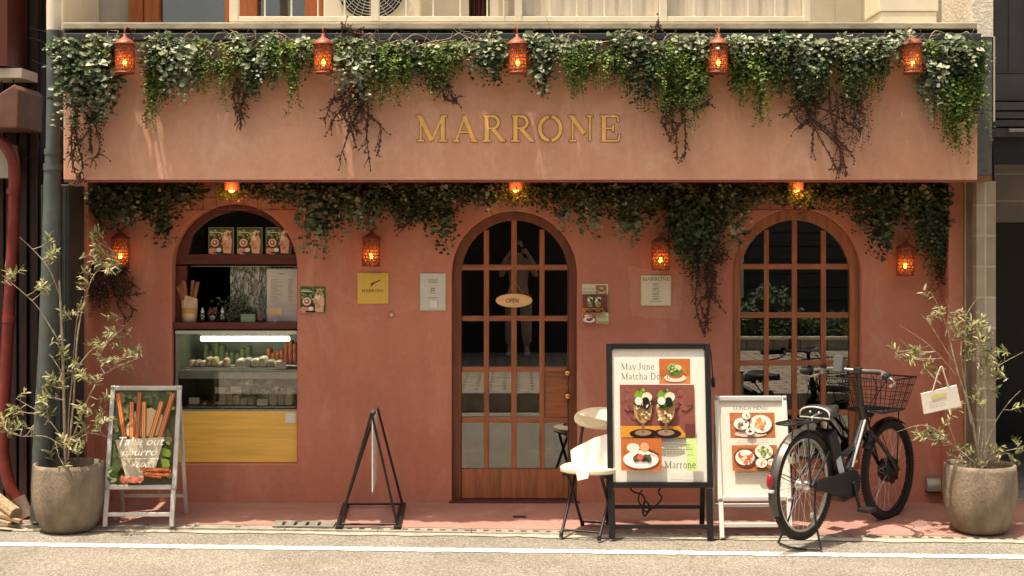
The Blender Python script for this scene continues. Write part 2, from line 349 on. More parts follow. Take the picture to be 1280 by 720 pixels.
GL = {
 'M': (1.12, [([(.16,.03),(.16,.97)],t_),([(.12,.97),(.55,.04)],T_),([(.55,.04),(.95,.97)],t_),([(.95,.03),(.95,.97)],T_),sf(.16,.03),sf(.95,.03,.16),sf(.1,.97,.1),sf(1.0,.97,.11)]),
 'A': (.98, [([(.12,.03),(.47,.97)],t_),([(.44,.99),(.85,.03)],T_),([(.25,.36),(.7,.36)],t_),sf(.12,.03),sf(.85,.03,.14)]),
 'R': (.9, [([(.22,.03),(.22,.97)],T_),([(.1,.97),(.42,.97)],t_),(arcp(.42,.74,.22,.23,90,-90),.105),([(.22,.51),(.42,.51)],t_),([(.42,.5),(.78,.03)],T_*.9),sf(.22,.03,.15),sf(.8,.03,.08)]),
 'O': (1.0, [(arcp(.5,.5,.38,.46,100,260,12),.13),(arcp(.5,.5,.38,.46,280,440,12),.13)]),
 'N': (1.04, [([(.18,.03),(.18,.97)],t_),([(.14,.97),(.62,.3)],T_),([(.84,.03),(.84,.97)],t_*1.2),sf(.18,.03),sf(.12,.97,.1),sf(.84,.97)]),
 'E': (.86, [([(.22,.03),(.22,.97)],T_),([(.1,.97),(.72,.97)],t_),([(.1,.03),(.74,.03)],t_),([(.22,.51),(.55,.51)],t_),([(.71,.98),(.74,.76)],t_),([(.74,.02),(.78,.27)],t_),([(.55,.38),(.55,.64)],t_)]),
 'J': (.5, [([(.3,.97),(.3,.15)],T_),(arcp(.12,.15,.18,.25,0,-110,6),.08),sf(.3,.97,.15)]),
 'D': (1.0, [([(.22,.03),(.22,.97)],T_),([(.1,.97),(.42,.97)],t_),([(.1,.03),(.42,.03)],t_),(arcp(.42,.5,.42,.47,90,-90,12),.12)]),
 'a': (.6, [(arcp(.28,.5,.17,.17,160,0,7),.08),([(.45,.5),(.45,.12),(.54,.03)],.12),(arcp(.27,.19,.17,.16,70,360,10),.08)]),
 'y': (.62, [([(.08,.66),(.33,.05)],.12),([(.56,.66),(.28,-.22),(.12,-.24)],t_),sf(.1,.66,.1),sf(.54,.66,.1)]),
 'u': (.7, [([(.16,.66),(.16,.2)],.12),(arcp(.33,.22,.17,.18,180,330,8),.08),([(.52,.66),(.52,.03)],.12),sf(.12,.66,.08),sf(.48,.66,.08),sf(.56,.03,.08)]),
 'n': (.7, [([(.16,.66),(.16,.03)],.12),(arcp(.34,.46,.18,.2,170,0,8),.09),([(.52,.46),(.52,.03)],.12),sf(.16,.03,.12),sf(.52,.03,.12),sf(.12,.66,.08)]),
 'e': (.58, [(arcp(.3,.35,.22,.31,0,320,14),.1),([(.1,.38),(.5,.38)],t_)]),
 't': (.42, [([(.2,.85),(.2,.15),(.3,.04),(.4,.08)],.11),([(.05,.64),(.38,.64)],t_)]),
 'c': (.54, [(arcp(.3,.35,.21,.31,45,315,12),.1)]),
 'h': (.7, [([(.16,1.0),(.16,.03)],.12),(arcp(.34,.46,.18,.2,170,0,8),.09),([(.52,.46),(.52,.03)],.12),sf(.16,.03,.12),sf(.52,.03,.12),sf(.12,1.0,.08)]),
 'o': (.62, [(arcp(.31,.35,.22,.31,0,360,16),.1)]),
 'l': (.34, [([(.17,1.0),(.17,.03)],.12),sf(.17,.03,.12),sf(.13,1.0,.08)]),
 'r': (.5, [([(.16,.66),(.16,.03)],.12),(arcp(.36,.46,.2,.18,170,60,6),.09),sf(.17,.03,.13),sf(.12,.66,.08)]),
 'k': (.66, [([(.16,1.0),(.16,.03)],.12),([(.18,.3),(.5,.64)],t_),([(.26,.38),(.56,.03)],.12)]),
 '.': (.28, [([(.13,.0),(.13,.13)],.13)]), ' ': (.32, []),
}
def serif_polys(body, gap=.06, xs=1.0):
    """stroke lettering with serifs: a list of convex quads in em units and the total width."""
    x = 0; q = []
    for ch in body:
        w, st = GL[ch]
        for pts, wd in st:
            for i in range(len(pts)-1):
                a = Vector(pts[i]); b = Vector(pts[i+1]); d = b-a
                if d.length < 1e-6: continue
                d.normalize(); nn = Vector((-d.y, d.x))*wd/2; e = d*(wd*.12 if len(pts) > 2 else 0)
                q.append([((p.x+x)*xs, p.y) for p in (a-e-nn, b+e-nn, b+e+nn, a-e+nn)])
        x += w+gap
    return q, (x-gap)*xs
class Sheet(MB):
    """a printed sheet: coloured flat shapes in the plane O + u*U + v*V, each a hair above the one before."""
    def __init__(s, O, U, V, step=.00025):
        super().__init__(); s.O = Vector(O); s.U = Vector(U).normalized(); s.V = Vector(V).normalized(); s.Nn = s.U.cross(s.V).normalized(); s.k = 0; s.step = step
    def pt(s, u, v, k=None): return s.O + s.U*u + s.V*v + s.Nn*(s.step*(s.k if k is None else k))
    def poly(s, pts, col):
        s.k += 1; s.add([s.pt(u, v) for u, v in pts], [tuple(range(len(pts)))], 0, False, lin(col)); return s
    def rect(s, u0, v0, u1, v1, col): return s.poly([(u0,v0),(u1,v0),(u1,v1),(u0,v1)], col)
    def ell(s, cu, cv, ru, rv, col, n=16, rot=0, jit=0):
        pts = []
        for i in range(n):
            a = 2*pi*i/n; k = 1+random.uniform(-jit, jit); x, y = ru*k*cos(a), rv*k*sin(a)
            pts.append((cu+x*cos(rot)-y*sin(rot), cv+x*sin(rot)+y*cos(rot)))
        return s.poly(pts, col)
    def speck(s, u0, v0, u1, v1, cols, n, r0, r1):
        for _ in range(n):
            r = random.uniform(r0, r1); s.ell(random.uniform(u0+r, u1-r), random.uniform(v0+r, v1-r), r, r*random.uniform(.5,1), random.choice(cols), 7, random.uniform(0,3), .25)
    def text(s, body, u, v, h, col, width=None, align='c', font='sans', shear=0.0, gap=.06):
        s.k += 1
        if font == 'serif':
            q, w = serif_polys(body, gap); sc = h; sx = (width/(w*h) if width else 1)*h; W = w*sx
            u0 = u - (W/2 if align == 'c' else 0)
            for i, f in enumerate(q):
                s.add([s.pt(u0+(x+shear*y)*sx, v+y*sc, s.k+(i % 9)*.12) for x, y in f], [(0,1,2,3)], 0, False, lin(col))
            s.k += 1
        else:
            vs, fs = font_polys(body, shear); mx = max(x for x, y in vs); mn = min(x for x, y in vs)
            sc = h/.69; sx = width/(mx-mn) if width else sc; W = (mx-mn)*sx; u0 = u-(W/2 if align == 'c' else 0)
            s.add([s.pt(u0+(x-mn)*sx, v+y*sc) for x, y in vs], fs, 0, False, lin(col))
        return s
    def lines(s, u0, u1, v0, n, dv, col, h=.0035, center=False):
        for i in range(n):
            w = (u1-u0)*random.uniform(.45, .95); a = (u0+u1)/2-w/2 if center else u0
            x = a
            while x < a+w:
                k = random.uniform(.006, .016); s.rect(x, v0-i*dv, min(x+k, a+w), v0-i*dv+h, col); x += k+.004
# ================================================================ materials in use
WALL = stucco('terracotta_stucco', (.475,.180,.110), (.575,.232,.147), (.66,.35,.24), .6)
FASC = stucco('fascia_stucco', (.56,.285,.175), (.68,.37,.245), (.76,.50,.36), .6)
PAVE = stucco('pink_pavement', (.32,.165,.125), (.39,.21,.165), (.46,.32,.25), .6)
WOOD = M('red_brown_wood', (.21,.066,.026), .5, var=.35, scale=3.5, stretch=(14,14,1.2), bump=.15, bscale=9, coat=.15)
WOODH = M('red_brown_rail_wood', (.33,.112,.041), .5, var=.35, scale=3.5, stretch=(1.2,14,14), bump=.15, bscale=9, coat=.15)
DARKW = M('dark_wood', (.075,.024,.014), .5, var=.3, scale=3, stretch=(1,10,10))
GLASS = glassmat('window_glass', (.8,.8,.77), .07, 1.4)
CASEG = glassmat('case_glass', (.95,.96,.94), .03, 1.0)
CREAM = M('cream_paint', (.70,.62,.46), .5, var=.08, scale=4, bump=.05)
BEIGE = M('beige_panel', (.43,.39,.30), .65, var=.1, scale=3, bump=.12, bscale=60)
SLABM = M('weathered_slab', (.36,.31,.21), .8, var=.35, scale=5, bump=.3, bscale=30, stretch=(.6,1,1))
STEEL = M('charcoal_steel', (.034,.036,.034), .5, var=.25, scale=8, bump=.05)
BLACKM = M('black_metal', (.012,.011,.010), .42, var=.3, scale=20)
BLACKP = M('black_plastic', (.015,.014,.013), .5, var=.2, scale=20)
ALU = M('aluminium_frame', (.62,.60,.55), .38, metal=.35, var=.1, scale=10)
SILVER = M('silver_metal', (.62,.6,.56), .28, metal=.9, var=.15, scale=14)
RUBBER = M('rubber', (.018,.016,.014), .85, var=.2, scale=30)
CONC = M('kerb_concrete', (.27,.235,.185), .9, var=.28, scale=9, bump=.4, bscale=60)
POTM = M('pot_stone', (.22,.172,.118), .9, var=.32, scale=9, bump=.9, bscale=60, stretch=(1,1,.55))
SOIL = M('soil', (.045,.03,.02), .95, var=.4, scale=40, bump=.6)
BARK = M('grey_bark', (.34,.28,.19), .85, var=.35, scale=30, bump=.3)
TWIG = M('dry_twig', (.085,.048,.028), .9, var=.4, scale=30)
TWIGL = M('pale_twig', (.30,.235,.165), .85, var=.35, scale=30)
PIPE = M('grey_green_pipe', (.085,.10,.09), .5, var=.25, scale=6, bump=.08, bscale=30)
PILD = M('dark_green_cladding', (.035,.04,.036), .6, var=.2, scale=8)
REDP = M('red_brown_pipe', (.16,.024,.015), .45, var=.35, scale=9, bump=.15)
NDARK = M('dark_boarding', (.022,.012,.008), .8, var=.5, scale=3, stretch=(12,12,.7))
GOLD = M('gold_letter', (.86,.50,.13), .5, metal=.0, var=.12, scale=14)
BRASS = M('brass', (.75,.42,.10), .25, metal=.9, var=.12, scale=20)
COPPER = M('rusty_copper', (.26,.075,.038), .5, metal=.3, var=.4, scale=40, bump=.2)
TILEB = brickmat('wood_look_tile', (.34,.275,.19), (.25,.20,.135), (.40,.35,.27), 1.0, bw=6.0, rh=.205, msize=.006, rot=(radians(90),0,0), offset=.0)
PAPER = printmat('printed_paper', .55)
LAMIN = printmat('laminated_print', .35, coat=.35)
WHITEP = M('white_plastic', (.72,.70,.64), .5, var=.05, scale=10)
EUC = leafmat('eucalyptus_leaf', [(0,(.10,.125,.065)),(.4,(.21,.255,.145)),(.8,(.37,.41,.26)),(1,(.56,.56,.40))], .5, .25)
SMALL = leafmat('bright_small_leaf', [(0,(.04,.09,.018)),(.4,(.12,.20,.035)),(.75,(.26,.36,.07)),(1,(.47,.52,.16))], .4, .35)
DARKL = leafmat('dark_green_leaf', [(0,(.03,.05,.02)),(.4,(.065,.10,.04)),(.8,(.13,.18,.075)),(.95,(.22,.26,.13)),(1,(.17,.12,.05))], .38, .2)
VARI = leafmat('variegated_leaf', [(0,(.04,.07,.025)),(.55,(.11,.16,.075)),(.8,(.28,.32,.19)),(1,(.68,.63,.48))], .45, .3)
OLIVE = leafmat('olive_leaf', [(0,(.10,.12,.035)),(.4,(.24,.25,.085)),(.75,(.42,.40,.17)),(1,(.60,.50,.32))], .45, .3)
DRYL = leafmat('dry_brown_leaf', [(0,(.03,.017,.011)),(.6,(.07,.04,.026)),(1,(.12,.075,.05))], .8, .1)
HEDGE = leafmat('hedge_leaf', [(0,(.02,.04,.012)),(.5,(.04,.07,.02)),(1,(.08,.12,.035))], .5, .3)
asphalt(); lacemat()
WHITEL = M('road_paint', (.66,.63,.55), .7, var=.14, scale=25, bump=.3)
AMBG, _nt = nodes_of('amber_glass')
_o = N(_nt,'ShaderNodeOutputMaterial'); _t = N(_nt,'ShaderNodeBsdfTransparent', Color=(.95,.46,.15,1)); _d = N(_nt,'ShaderNodeBsdfTranslucent', Color=(.45,.14,.035,1)); _g = N(_nt,'ShaderNodeBsdfGlossy', Roughness=.15)
_m = N(_nt,'ShaderNodeMixShader', Fac=.5); _m2 = N(_nt,'ShaderNodeMixShader', Fac=.06)
L(_nt,_t.outputs[0],_m.inputs[1]); L(_nt,_d.outputs[0],_m.inputs[2]); L(_nt,_m.outputs[0],_m2.inputs[1]); L(_nt,_g.outputs[0],_m2.inputs[2]); L(_nt,_m2.outputs[0],_o.inputs[0])
BULB = emitmat('lit_bulb', (1.0,.62,.22), 14.0)
TUBE = emitmat('lit_tube', (.95,.97,.80), 6.0)
DOWN = emitmat('lit_downlight', (1.0,.40,.07), 4.0)
# ================================================================ setting: ground, road, pavement, kerb
def struct(mb, name, m, **k): return mb.build(name, m, kind='structure', **k)
g = MB(); g.add([(-300,-300,-.2),(300,-300,-.2),(300,300,-.2),(-300,300,-.2)], [(0,1,2,3)]); struct(g, 'ground', M('ground_earth', (.16,.14,.10), .9))
r = MB(); xs = [-16+i*.5 for i in range(65)]
A = [Vector((x, -5.0-.06*x, -.055)) for x in xs]; B = [Vector((x, kerb_y(x)-.02, -.055)) for x in xs]
r.quadstrip(A, B); struct(r, 'road', MATS['asphalt'])
# worn white edge line, ragged edges
l = MB(); A = []; B = []; x = -7.0
while x < 7.0:
    y = -1.325-.0575*x
    A.append(Vector((x, y-.050+random.uniform(-.008,.008), -.051))); B.append(Vector((x, y+.050+random.uniform(-.008,.008), -.051))); x += .03
l.quadstrip(A, B); struct(l, 'road_line', WHITEL)
# tinted pavement, falling gently to the kerb
p = MB(); A = [Vector((x, kerb_y(x)+.10, gz(x, kerb_y(x)+.10))) for x in xs if -4 < x < 4]; B = [Vector((x, .12, .0)) for x in xs if -4 < x < 4]
p.quadstrip(A, B)
p.quadstrip([v.copy() for v in A], [Vector((v.x, v.y, -.15)) for v in A]); struct(p, 'pavement', PAVE)
# side pavements in front of the neighbours
for s, name in ((-1, 'pavement'), (1, 'pavement')):
    q = MB(); X = [4*s*k for k in (1, 1.5, 2, 3)]; X[0] = 3.5*s
    if s < 0: X = X[::-1]
    q.quadstrip([Vector((x, kerb_y(x)+.10, -.049)) for x in X], [Vector((x, 4, -.049)) for x in X]); struct(q, name, CONC)
# kerb: a slotted drain rail of concrete with small square holes, dark channel under it
k = MB(); x = -4.5
def kp(x, off, z): return Vector((x, kerb_y(x)+off, z))
zt = lambda x: 0.05*(kerb_y(x)+.05)
def kbar(x0, x1, o0, o1, dz=0.0, zb=-.13):
    vs = [kp(xx, oo, z) for xx in (x0, x1) for oo in (o0, o1) for z in (zb, zt(xx)+dz)]
    k.add(vs, [(0,1,3,2),(4,6,7,5),(0,4,5,1),(2,3,7,6),(0,2,6,4),(1,5,7,3)])
sx = -4.5
while sx < 4.5:
    kbar(sx+.002, sx+.598, .075, .098); kbar(sx+.002, sx+.598, -.012, .028)
    t = sx+.03
    holes = sx > -1.75
    while t < sx+.58:
        if holes: kbar(t, min(t+.046, sx+.598), .028, .075, -.001); t += .080
        else: kbar(t, min(t+.24, sx+.598), .028, .075, -.001); t += .275
    sx += .6
struct(k, 'kerb', CONC, bevel=.002)
c = MB(); c.quadstrip([kp(x, 0, -.125) for x in xs if abs(x) < 5], [kp(x, .1, -.125) for x in xs if abs(x) < 5]); struct(c, 'drain_channel', BLACKM)
# ragged mortar fillet between kerb and road
f = MB(); A = []; B = []; x = -4.0
while x < 4.0:
    A.append(kp(x, -.06-.035*abs(sin(x*7.3)*sin(x*2.9+1))-random.uniform(0,.012), -.050)); B.append(kp(x, -.010, -.047)); x += .04
f.quadstrip(A, B); struct(f, 'kerb_mortar', M('pale_mortar', (.37,.325,.25), .9, var=.3, scale=14, bump=.4))
# drain grate set in the kerb
gx0, gx1 = (340-648)/194.0, (417-648)/194.0
gr = thing('drain_grate', 'short steel grate of slots set in the kerb near the empty sign stand', 'drain grate', (gx0, kerb_y(gx0), -.04))
b = MB()
def gb(x0, x1, o0, o1):
    b.add([kp(xx, oo, z) for xx in (x0, x1) for oo in (o0, o1) for z in (kp(xx,oo,0).y*.05+.0025, kp(xx,oo,0).y*.05+.012)], [(0,1,3,2),(4,6,7,5),(0,4,5,1),(2,3,7,6),(0,2,6,4),(1,5,7,3)])
gb(gx0, gx1, .035, .06); gb(gx0, gx1, .155, .18)
xx = gx0
for i in range(5):
    gb(xx, xx+.055 if i < 4 else gx1, .06, .155); xx += .077
b.build('grate_bars', M('grey_steel', (.24,.225,.18), .6, metal=.3, var=.3, scale=20), gr)
b = MB(); b.quadstrip([kp(x_, .05, kp(x_,.05,0).y*.05+.0015) for x_ in (gx0,gx1)], [kp(x_, .165, kp(x_,.165,0).y*.05+.0015) for x_ in (gx0,gx1)]); b.build('grate_pit', BLACKM, gr)
# opposite side of the street (seen in the window reflections)
o = MB(); o.box(-16, 16, -14, -5.45, -.15, .14)
struct(o, 'sidewalk', brickmat('paving_blocks', (.40,.34,.25), (.33,.28,.2), (.12,.1,.075), 1.6, bw=.5, rh=.25, msize=.03))
o = MB(); o.add([(-16,-5+.96,-.05),(16,-5-.96,-.05),(16,-5.3-.96,-.05),(-16,-5.3+.96,-.05)], [(0,1,2,3)]); struct(o, 'gutter', CONC)
o = MB(); o.box(-16, 16, -5.45, -5.3, -.15, .16); struct(o, 'kerb', CONC, bevel=.01)
# ================================================================ the shop
shop = thing('shop_building', 'terracotta stucco cafe with gold MARRONE lettering, arched door and windows', 'shop', (0, 0, 0))
FY = -.70
ZS = P(0, 225, FY).z; ZF = P(0, 50, FY).z          # fascia bottom and top
FX0, FX1 = P(79, 0, FY).x, P(1222, 0, FY).x
LWX = (Wx(215), Wx(371), Wz(580), Wz(255)); DX = (Wx(565), Wx(721), -.02, Wz(264)); RW = (Wx(916), Wx(1076), Wz(588), Wz(261))
wx0, wx1 = -3.10, 3.10
# wall plate with three arched openings
outer = [(wx0, -.1), (DX[0], -.1)] + [(DX[0], -.02)] + [(DX[0], DX[3]-(DX[1]-DX[0])/2)] + arch(*DX)[2:][::-1][1:] + [(DX[1], -.02), (DX[1], -.1), (wx1, -.1), (wx1, ZS+.3), (wx0, ZS+.3)]
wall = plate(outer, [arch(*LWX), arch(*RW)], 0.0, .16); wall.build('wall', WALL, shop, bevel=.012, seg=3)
pp = MB(); ring_ = []
for (xa,ya),(xb,yb_) in (((786,334),(853,337)),((853,337),(850,399)),((850,399),(789,396)),((789,396),(786,334))):
    for k in range(9): ring_.append((Wx(xa+(xb-xa)*k/9+random.uniform(-1.6,1.6)), Wz(ya+(yb_-ya)*k/9+random.uniform(-1.6,1.6))))
pp.prism(ring_, -.0016, -.0002); pp.build('plaster_patch', stucco('patched_stucco', (.52,.22,.135), (.62,.28,.175), (.68,.38,.26), .6), shop)
# fascia box (hollow behind), soffit
fb = MB(); fb.box(FX0, FX1, FY, FY+.12, ZS, ZF); fb.box(FX0, FX0+.06, FY+.121, .0, ZS, ZF); fb.box(FX1-.06, FX1, FY+.121, .0, ZS, ZF)
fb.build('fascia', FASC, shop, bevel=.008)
s = MB(); s.box(FX0+.062, FX1-.062, FY+.122, -.002, ZS+.02, ZS+.06); s.build('soffit', M('soffit_paint', (.38,.11,.06), .7), shop)
# thin dark red drip edge under the fascia
s = MB(); s.box(FX0+.002, FX1-.002, FY+.006, FY+.05, ZS-.014, ZS-.001); s.build('drip_edge', M('dark_red_trim', (.22,.05,.03), .6), shop)
# jamb pilasters at both ends of the recess
PY = -.17
for xa, xb in ((P(93,0,PY).x, P(110,0,PY).x), (P(1186,0,PY).x, P(1205,0,PY).x)):
    q = MB(); q.box(xa, xb, PY, -.001, -.1, ZS+.018); q.build('pilaster', WALL, shop, bevel=.008)
for xa, xb in ((P(86.5,0,PY).x, P(92.8,0,PY).x), (P(1205.4,0,PY).x, P(1214.5,0,PY).x)):
    q = MB(); q.box(xa, xb, PY-.01, .2, -.1, ZS+.018); q.build('corner_batten', M('yellow_cream_trim', (.52,.42,.22), .6, var=.15, scale=5), shop)
# dark steel gutter beam along the fascia top and the stained slab above
q = MB(); q.box(P(78,0,FY-.05).x, P(1226,0,FY-.05).x, FY-.06, FY+.2, P(0,50,FY-.06).z, P(0,41.5,FY-.06).z); q.build('steel_beam', STEEL, shop, bevel=.004)
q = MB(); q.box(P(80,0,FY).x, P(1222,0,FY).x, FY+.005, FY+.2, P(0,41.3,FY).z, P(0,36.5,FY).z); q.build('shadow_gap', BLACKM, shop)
q = MB(); q.box(P(79,0,FY-.03).x, P(1221,0,FY-.03).x, FY-.04, .35, P(0,36.3,FY-.04).z, P(0,28,FY-.04).z); q.build('balcony_slab', SLABM, shop, bevel=.006)
ZB = P(0,28,FY-.04).z
# ---- balcony: rear wall, joinery, railing with screen panels
YB = .32
def PB(px, py=0): return P(px, py, YB)
TOPZ = 5.6
q = MB(); q.box(PB(60).x, PB(163).x, YB, YB+.2, ZB, TOPZ); q.box(PB(523).x, PB(586).x, YB, YB+.2, ZB, TOPZ); q.box(PB(612).x, PB(1235).x, YB, YB+.2, ZB, TOPZ)
q.box(PB(60).x, PB(1235).x, YB+.5, YB+.6, ZB+2.2, TOPZ)
for a in (107, 121, 1042, 1076): q.box(PB(a).x-.006, PB(a).x+.006, YB-.004, YB-.0005, ZB, TOPZ)
q.build('upper_wall', BEIGE, shop)
ORW = M('orange_brown_timber', (.30,.085,.02), .5, var=.25, scale=4, stretch=(10,10,1))
def upper_window(x0, x1, y0=YB-.05, fw=.10, sash=True):
    w = MB(); w.box(x0, x0+fw, y0, YB+.1, ZB+.02, ZB+2.1); w.box(x1-fw, x1, y0, YB+.1, ZB+.02, ZB+2.1); w.box(x0+fw, x1-fw, y0+.004, YB+.1, ZB+.02, ZB+.09)
    if sash: w.box(x0+fw+.004, x0+fw+.11, y0+.02, YB+.08, ZB+.09, ZB+2.1)
    f_ = w.build('window', ORW, shop, bevel=.004)
    gl = MB(); gl.box(x0+fw, x1-fw, YB+.03, YB+.036, ZB+.09, ZB+2.1); gl.build('pane', CASEG, f_)
upper_window(PB(163).x, PB(300).x); upper_window(PB(300).x, PB(405).x, fw=.13, sash=False)
q = MB(); q.box(PB(163).x, PB(405).x, YB+.45, YB+.47, ZB, TOPZ); q.box(PB(580).x, PB(620).x, YB+.25, YB+.28, ZB, TOPZ)
q.build('room_interior', M('dark_room', (.02,.017,.014), .9), shop)
q = MB()
for i in range(9): q.box(PB(586).x+i*.016, PB(586).x+i*.016+.011, YB+.06+.02*(i % 2), YB+.09+.02*(i % 2), ZB, TOPZ)
q.build('curtain', M('maroon_curtain', (.07,.02,.016), .9), shop)
# railing
yR = FY+.06
def PR(px, py): return P(px, py, yR)
rl = MB(); z0, z1 = PR(0,27.5).z, PR(0,21).z
rl.box(PR(288,0).x, PR(1012,0).x, yR-.02, yR+.03, z0, z1)
for px, w in ((293,11),(469,10),(630,2),(648,9),(829,9),(1008,8)): rl.box(PR(px-w/2,0).x, PR(px+w/2,0).x, yR-.024, yR+.034, z0+.001, z0+1.1)
for a, b_, n in ((298,464,5),(474,643,5),(653,824,5),(834,1003,5)):
    for i in range(1, n): 
        px = a+(b_-a)*i/n; rl.box(PR(px,0).x-.0055, PR(px,0).x+.0055, yR-.006, yR+.006, z1, z0+1.1)
rl.box(PR(288,0).x, PR(1012,0).x, yR-.025, yR+.035, z0+1.1, z0+1.15)
rail = rl.build('railing', CREAM, shop, bevel=.003)
sc_ = MB()
for a, b_ in ((653,824),(834,1003)): sc_.box(PR(a,0).x, PR(b_,0).x, yR+.05, yR+.056, z1-.01, z0+1.1)
sc_.box(PR(612,0).x, PR(643,0).x, yR+.05, yR+.056, z1-.01, z0+1.1)
sc_.build('screen_panel', M('reeded_screen', (.56,.50,.39), .35, var=.16, scale=3, stretch=(9,1,.6), bump=.2, bscale=40), rail)
# beige storage box and wall on the balcony at the far end
bx = thing('storage_box', 'beige box standing on the balcony near the textured column', 'box', (PR(1136,0).x, -.3, ZB))
q = MB(); q.box(P(1101,0,-.5).x, P(1171,0,-.5).x, -.5, -.1, ZB, ZB+.105); q.build('box_body', CREAM, bx, bevel=.006)
q = MB(); q.box(P(1099,0,-.5).x, P(1173,0,-.5).x, -.505, -.095, ZB+.108, ZB+.5); q.build('lid', CREAM, bx, bevel=.006)
# AC condenser with round fan guard
ac = thing('air_conditioner', 'cream outdoor condenser unit with round wire fan guard behind the balcony rail', 'air conditioner', (PB(465).x, -.1, ZB))
q = MB(); xa, xb = P(404,0,-.2).x, P(526,0,-.2).x; zc = P(0,-18,-.2).z; xc = P(464,0,-.2).x
q.box(xa, xb, -.19, .1, ZB, ZB+.6); q.build('housing', CREAM, ac, bevel=.01)
q = MB(); q.lathe([(.001,-.205),(.235,-.205)], (xc,0,zc), 32, axis='y'); q.build('fan_opening', BLACKM, ac)
q = MB()
for i in range(1, 13): q.tube([(xc+.02*i*cos(a), -.222, zc+.02*i*sin(a)) for a in [2*pi*j/40 for j in range(40)]], .0016, 4, closed=True)
for j in range(24): q.tube([(xc+.03*cos(2*pi*j/24), -.221, zc+.03*sin(2*pi*j/24)), (xc+.245*cos(2*pi*j/24+.5), -.221, zc+.245*sin(2*pi*j/24+.5))], .0018, 4)
q.build('fan_guard', M('guard_wire', (.6,.55,.45), .4, metal=.3), ac)
# ---- arched door
YD = .045
dw = M('door_leaf_wood', (.34,.115,.042), .48, var=.35, scale=3.2, stretch=(12,12,1.0), bump=.12, bscale=9, coat=.2)
fo = arch(*DX); fi = arch(DX[0]+.062, DX[1]-.055, .01, DX[3]-.06)
fr = plate([fo[0]]+[(fi[0][0], fo[0][1])]+[fi[0]]+fi[2:][::-1]+[fi[1]]+[(fi[1][0], fo[0][1])]+[fo[1]]+fo[2:], [], YD, YD+.09)
door = fr.build('door', M('door_casing_wood', (.17,.055,.024), .5, var=.3, scale=3, stretch=(10,10,1), coat=.1), shop, bevel=.006)
lx0, lx1 = fi[0][0]+.003, fi[1][0]-.003; lzt = DX[3]-.063
gx = [(Wx(576.5), Wx(604.5)), (Wx(611), Wx(639)), (Wx(646), Wx(674.5)), (Wx(681), Wx(710))]
ga, gb_ = Wx(576.5), Wx(710); gzt = Wz(275)
leaf = plate(arch(lx0, lx1, .012, lzt), [arch(ga, gb_, Wz(588), gzt)], YD+.015, YD+.065)
leaf.build('door_leaf', dw, door, bevel=.005)
mt = MB()
def arch_z(x, x0, x1, zt): 
    r_ = (x1-x0)/2; cx = (x0+x1)/2; return zt-r_+sqrt(max(0, r_*r_-(x-cx)**2))
for a, b_ in ((604.5,611),(639,646),(674.5,681)):
    xa, xb = Wx(a), Wx(b_); mt.box(xa, xb, YD+.02, YD+.058, Wz(588)+.001, min(arch_z(xa, ga, gb_, gzt), arch_z(xb, ga, gb_, gzt))-.001)
mt.build('muntin', dw, door, bevel=.004)
mt = MB()
for a, b_ in ((331,338),(395.5,402),(459.5,466),(523.5,530)): mt.box(ga+.001, gb_-.001, YD+.0235, YD+.0545, Wz(b_), Wz(a))
mt.box(Wx(681)+.001, gb_-.002, YD+.03, YD+.05, Wz(523.5)+.001, Wz(466)-.001)
mt.build('crossbar', WOODH, door, bevel=.004)
gl = plate(arch(ga, gb_, Wz(588), gzt), [], YD+.037, YD+.041); gl.build('pane', GLASS, door)
for py, r_ in ((467, .026), (496, .024)):
    kb = MB(); c_ = Vector((Wx(709.5), YD+.014, Wz(py)))
    kb.lathe([(.001,-.05),(.014,-.05),(.021,-.04),(.0225,-.028),(.014,-.016),(.010,-.008),(.024,-.006),(.024,0)], c_, 18, axis='y'); kb.build('door_knob', BRASS, door)
th = MB(); th.box(DX[0]-.02, DX[1]+.02, -.03, .2, -.06, .006); th.build('threshold', DARKW, door, bevel=.004)
# ---- arched window at the bicycle
YW = .05
fo = arch(*RW); i0, i1 = Wx(927), Wx(1064); izt = Wz(275); izb = Wz(576)
win = plate(fo, [arch(i0, i1, izb, izt)], YW, YW+.07).build('window', dw, shop, bevel=.006)
mt = MB()
for a, b_ in ((957,963),(992,998.5),(1028.5,1035)):
    xa, xb = Wx(a), Wx(b_); mt.box(xa, xb, YW+.01, YW+.045, izb+.001, min(arch_z(xa, i0, i1, izt), arch_z(xb, i0, i1, izt))-.001)
mt.build('muntin', dw, win, bevel=.004)
mt = MB()
for a, b_ in ((330,337),(391,398),(451.5,458),(513.5,520.5)): mt.box(i0+.001, i1-.001, YW+.0135, YW+.0415, Wz(b_), Wz(a))
mt.build('crossbar', WOODH, win, bevel=.004)
plate(arch(i0, i1, izb, izt), [], YW+.024, YW+.028).build('pane', GLASS, win)
# ---- arched take-out window: jambs, transom, upper light, counter shelf
YT = .10
tw = MB(); tx0, tx1 = LWX[0], LWX[1]
fo = arch(*LWX); ti0, ti1 = Wx(231), Wx(371)
RW2 = M('takeout_red_wood', (.115,.026,.016), .45, var=.3, scale=3, stretch=(1.2,10,10), coat=.15)
upp = plate(arch(LWX[0]+.001, LWX[1]-.001, Wz(330), LWX[3]-.001), [[(ti0, Wz(318))]+[(LWX[1]-.02, Wz(318))]+[(x, z) for x, z in arch(LWX[0]+.04, LWX[1]-.02, Wz(318), LWX[3]-.05)[2:] if x > ti0 and z > Wz(317)]], YT, YT+.06)
take = upp.build('takeout_window', RW2, shop, bevel=.004)
q = MB(); q.box(tx0+.002, Wx(229), YT+.002, YT+.06, Wz(412), Wz(330)-.001); q.box(tx0+.002, tx1-.002, YT-.085, YT+.40, Wz(411.5), Wz(403.5)); q.build('counter_shelf', RW2, take, bevel=.004)
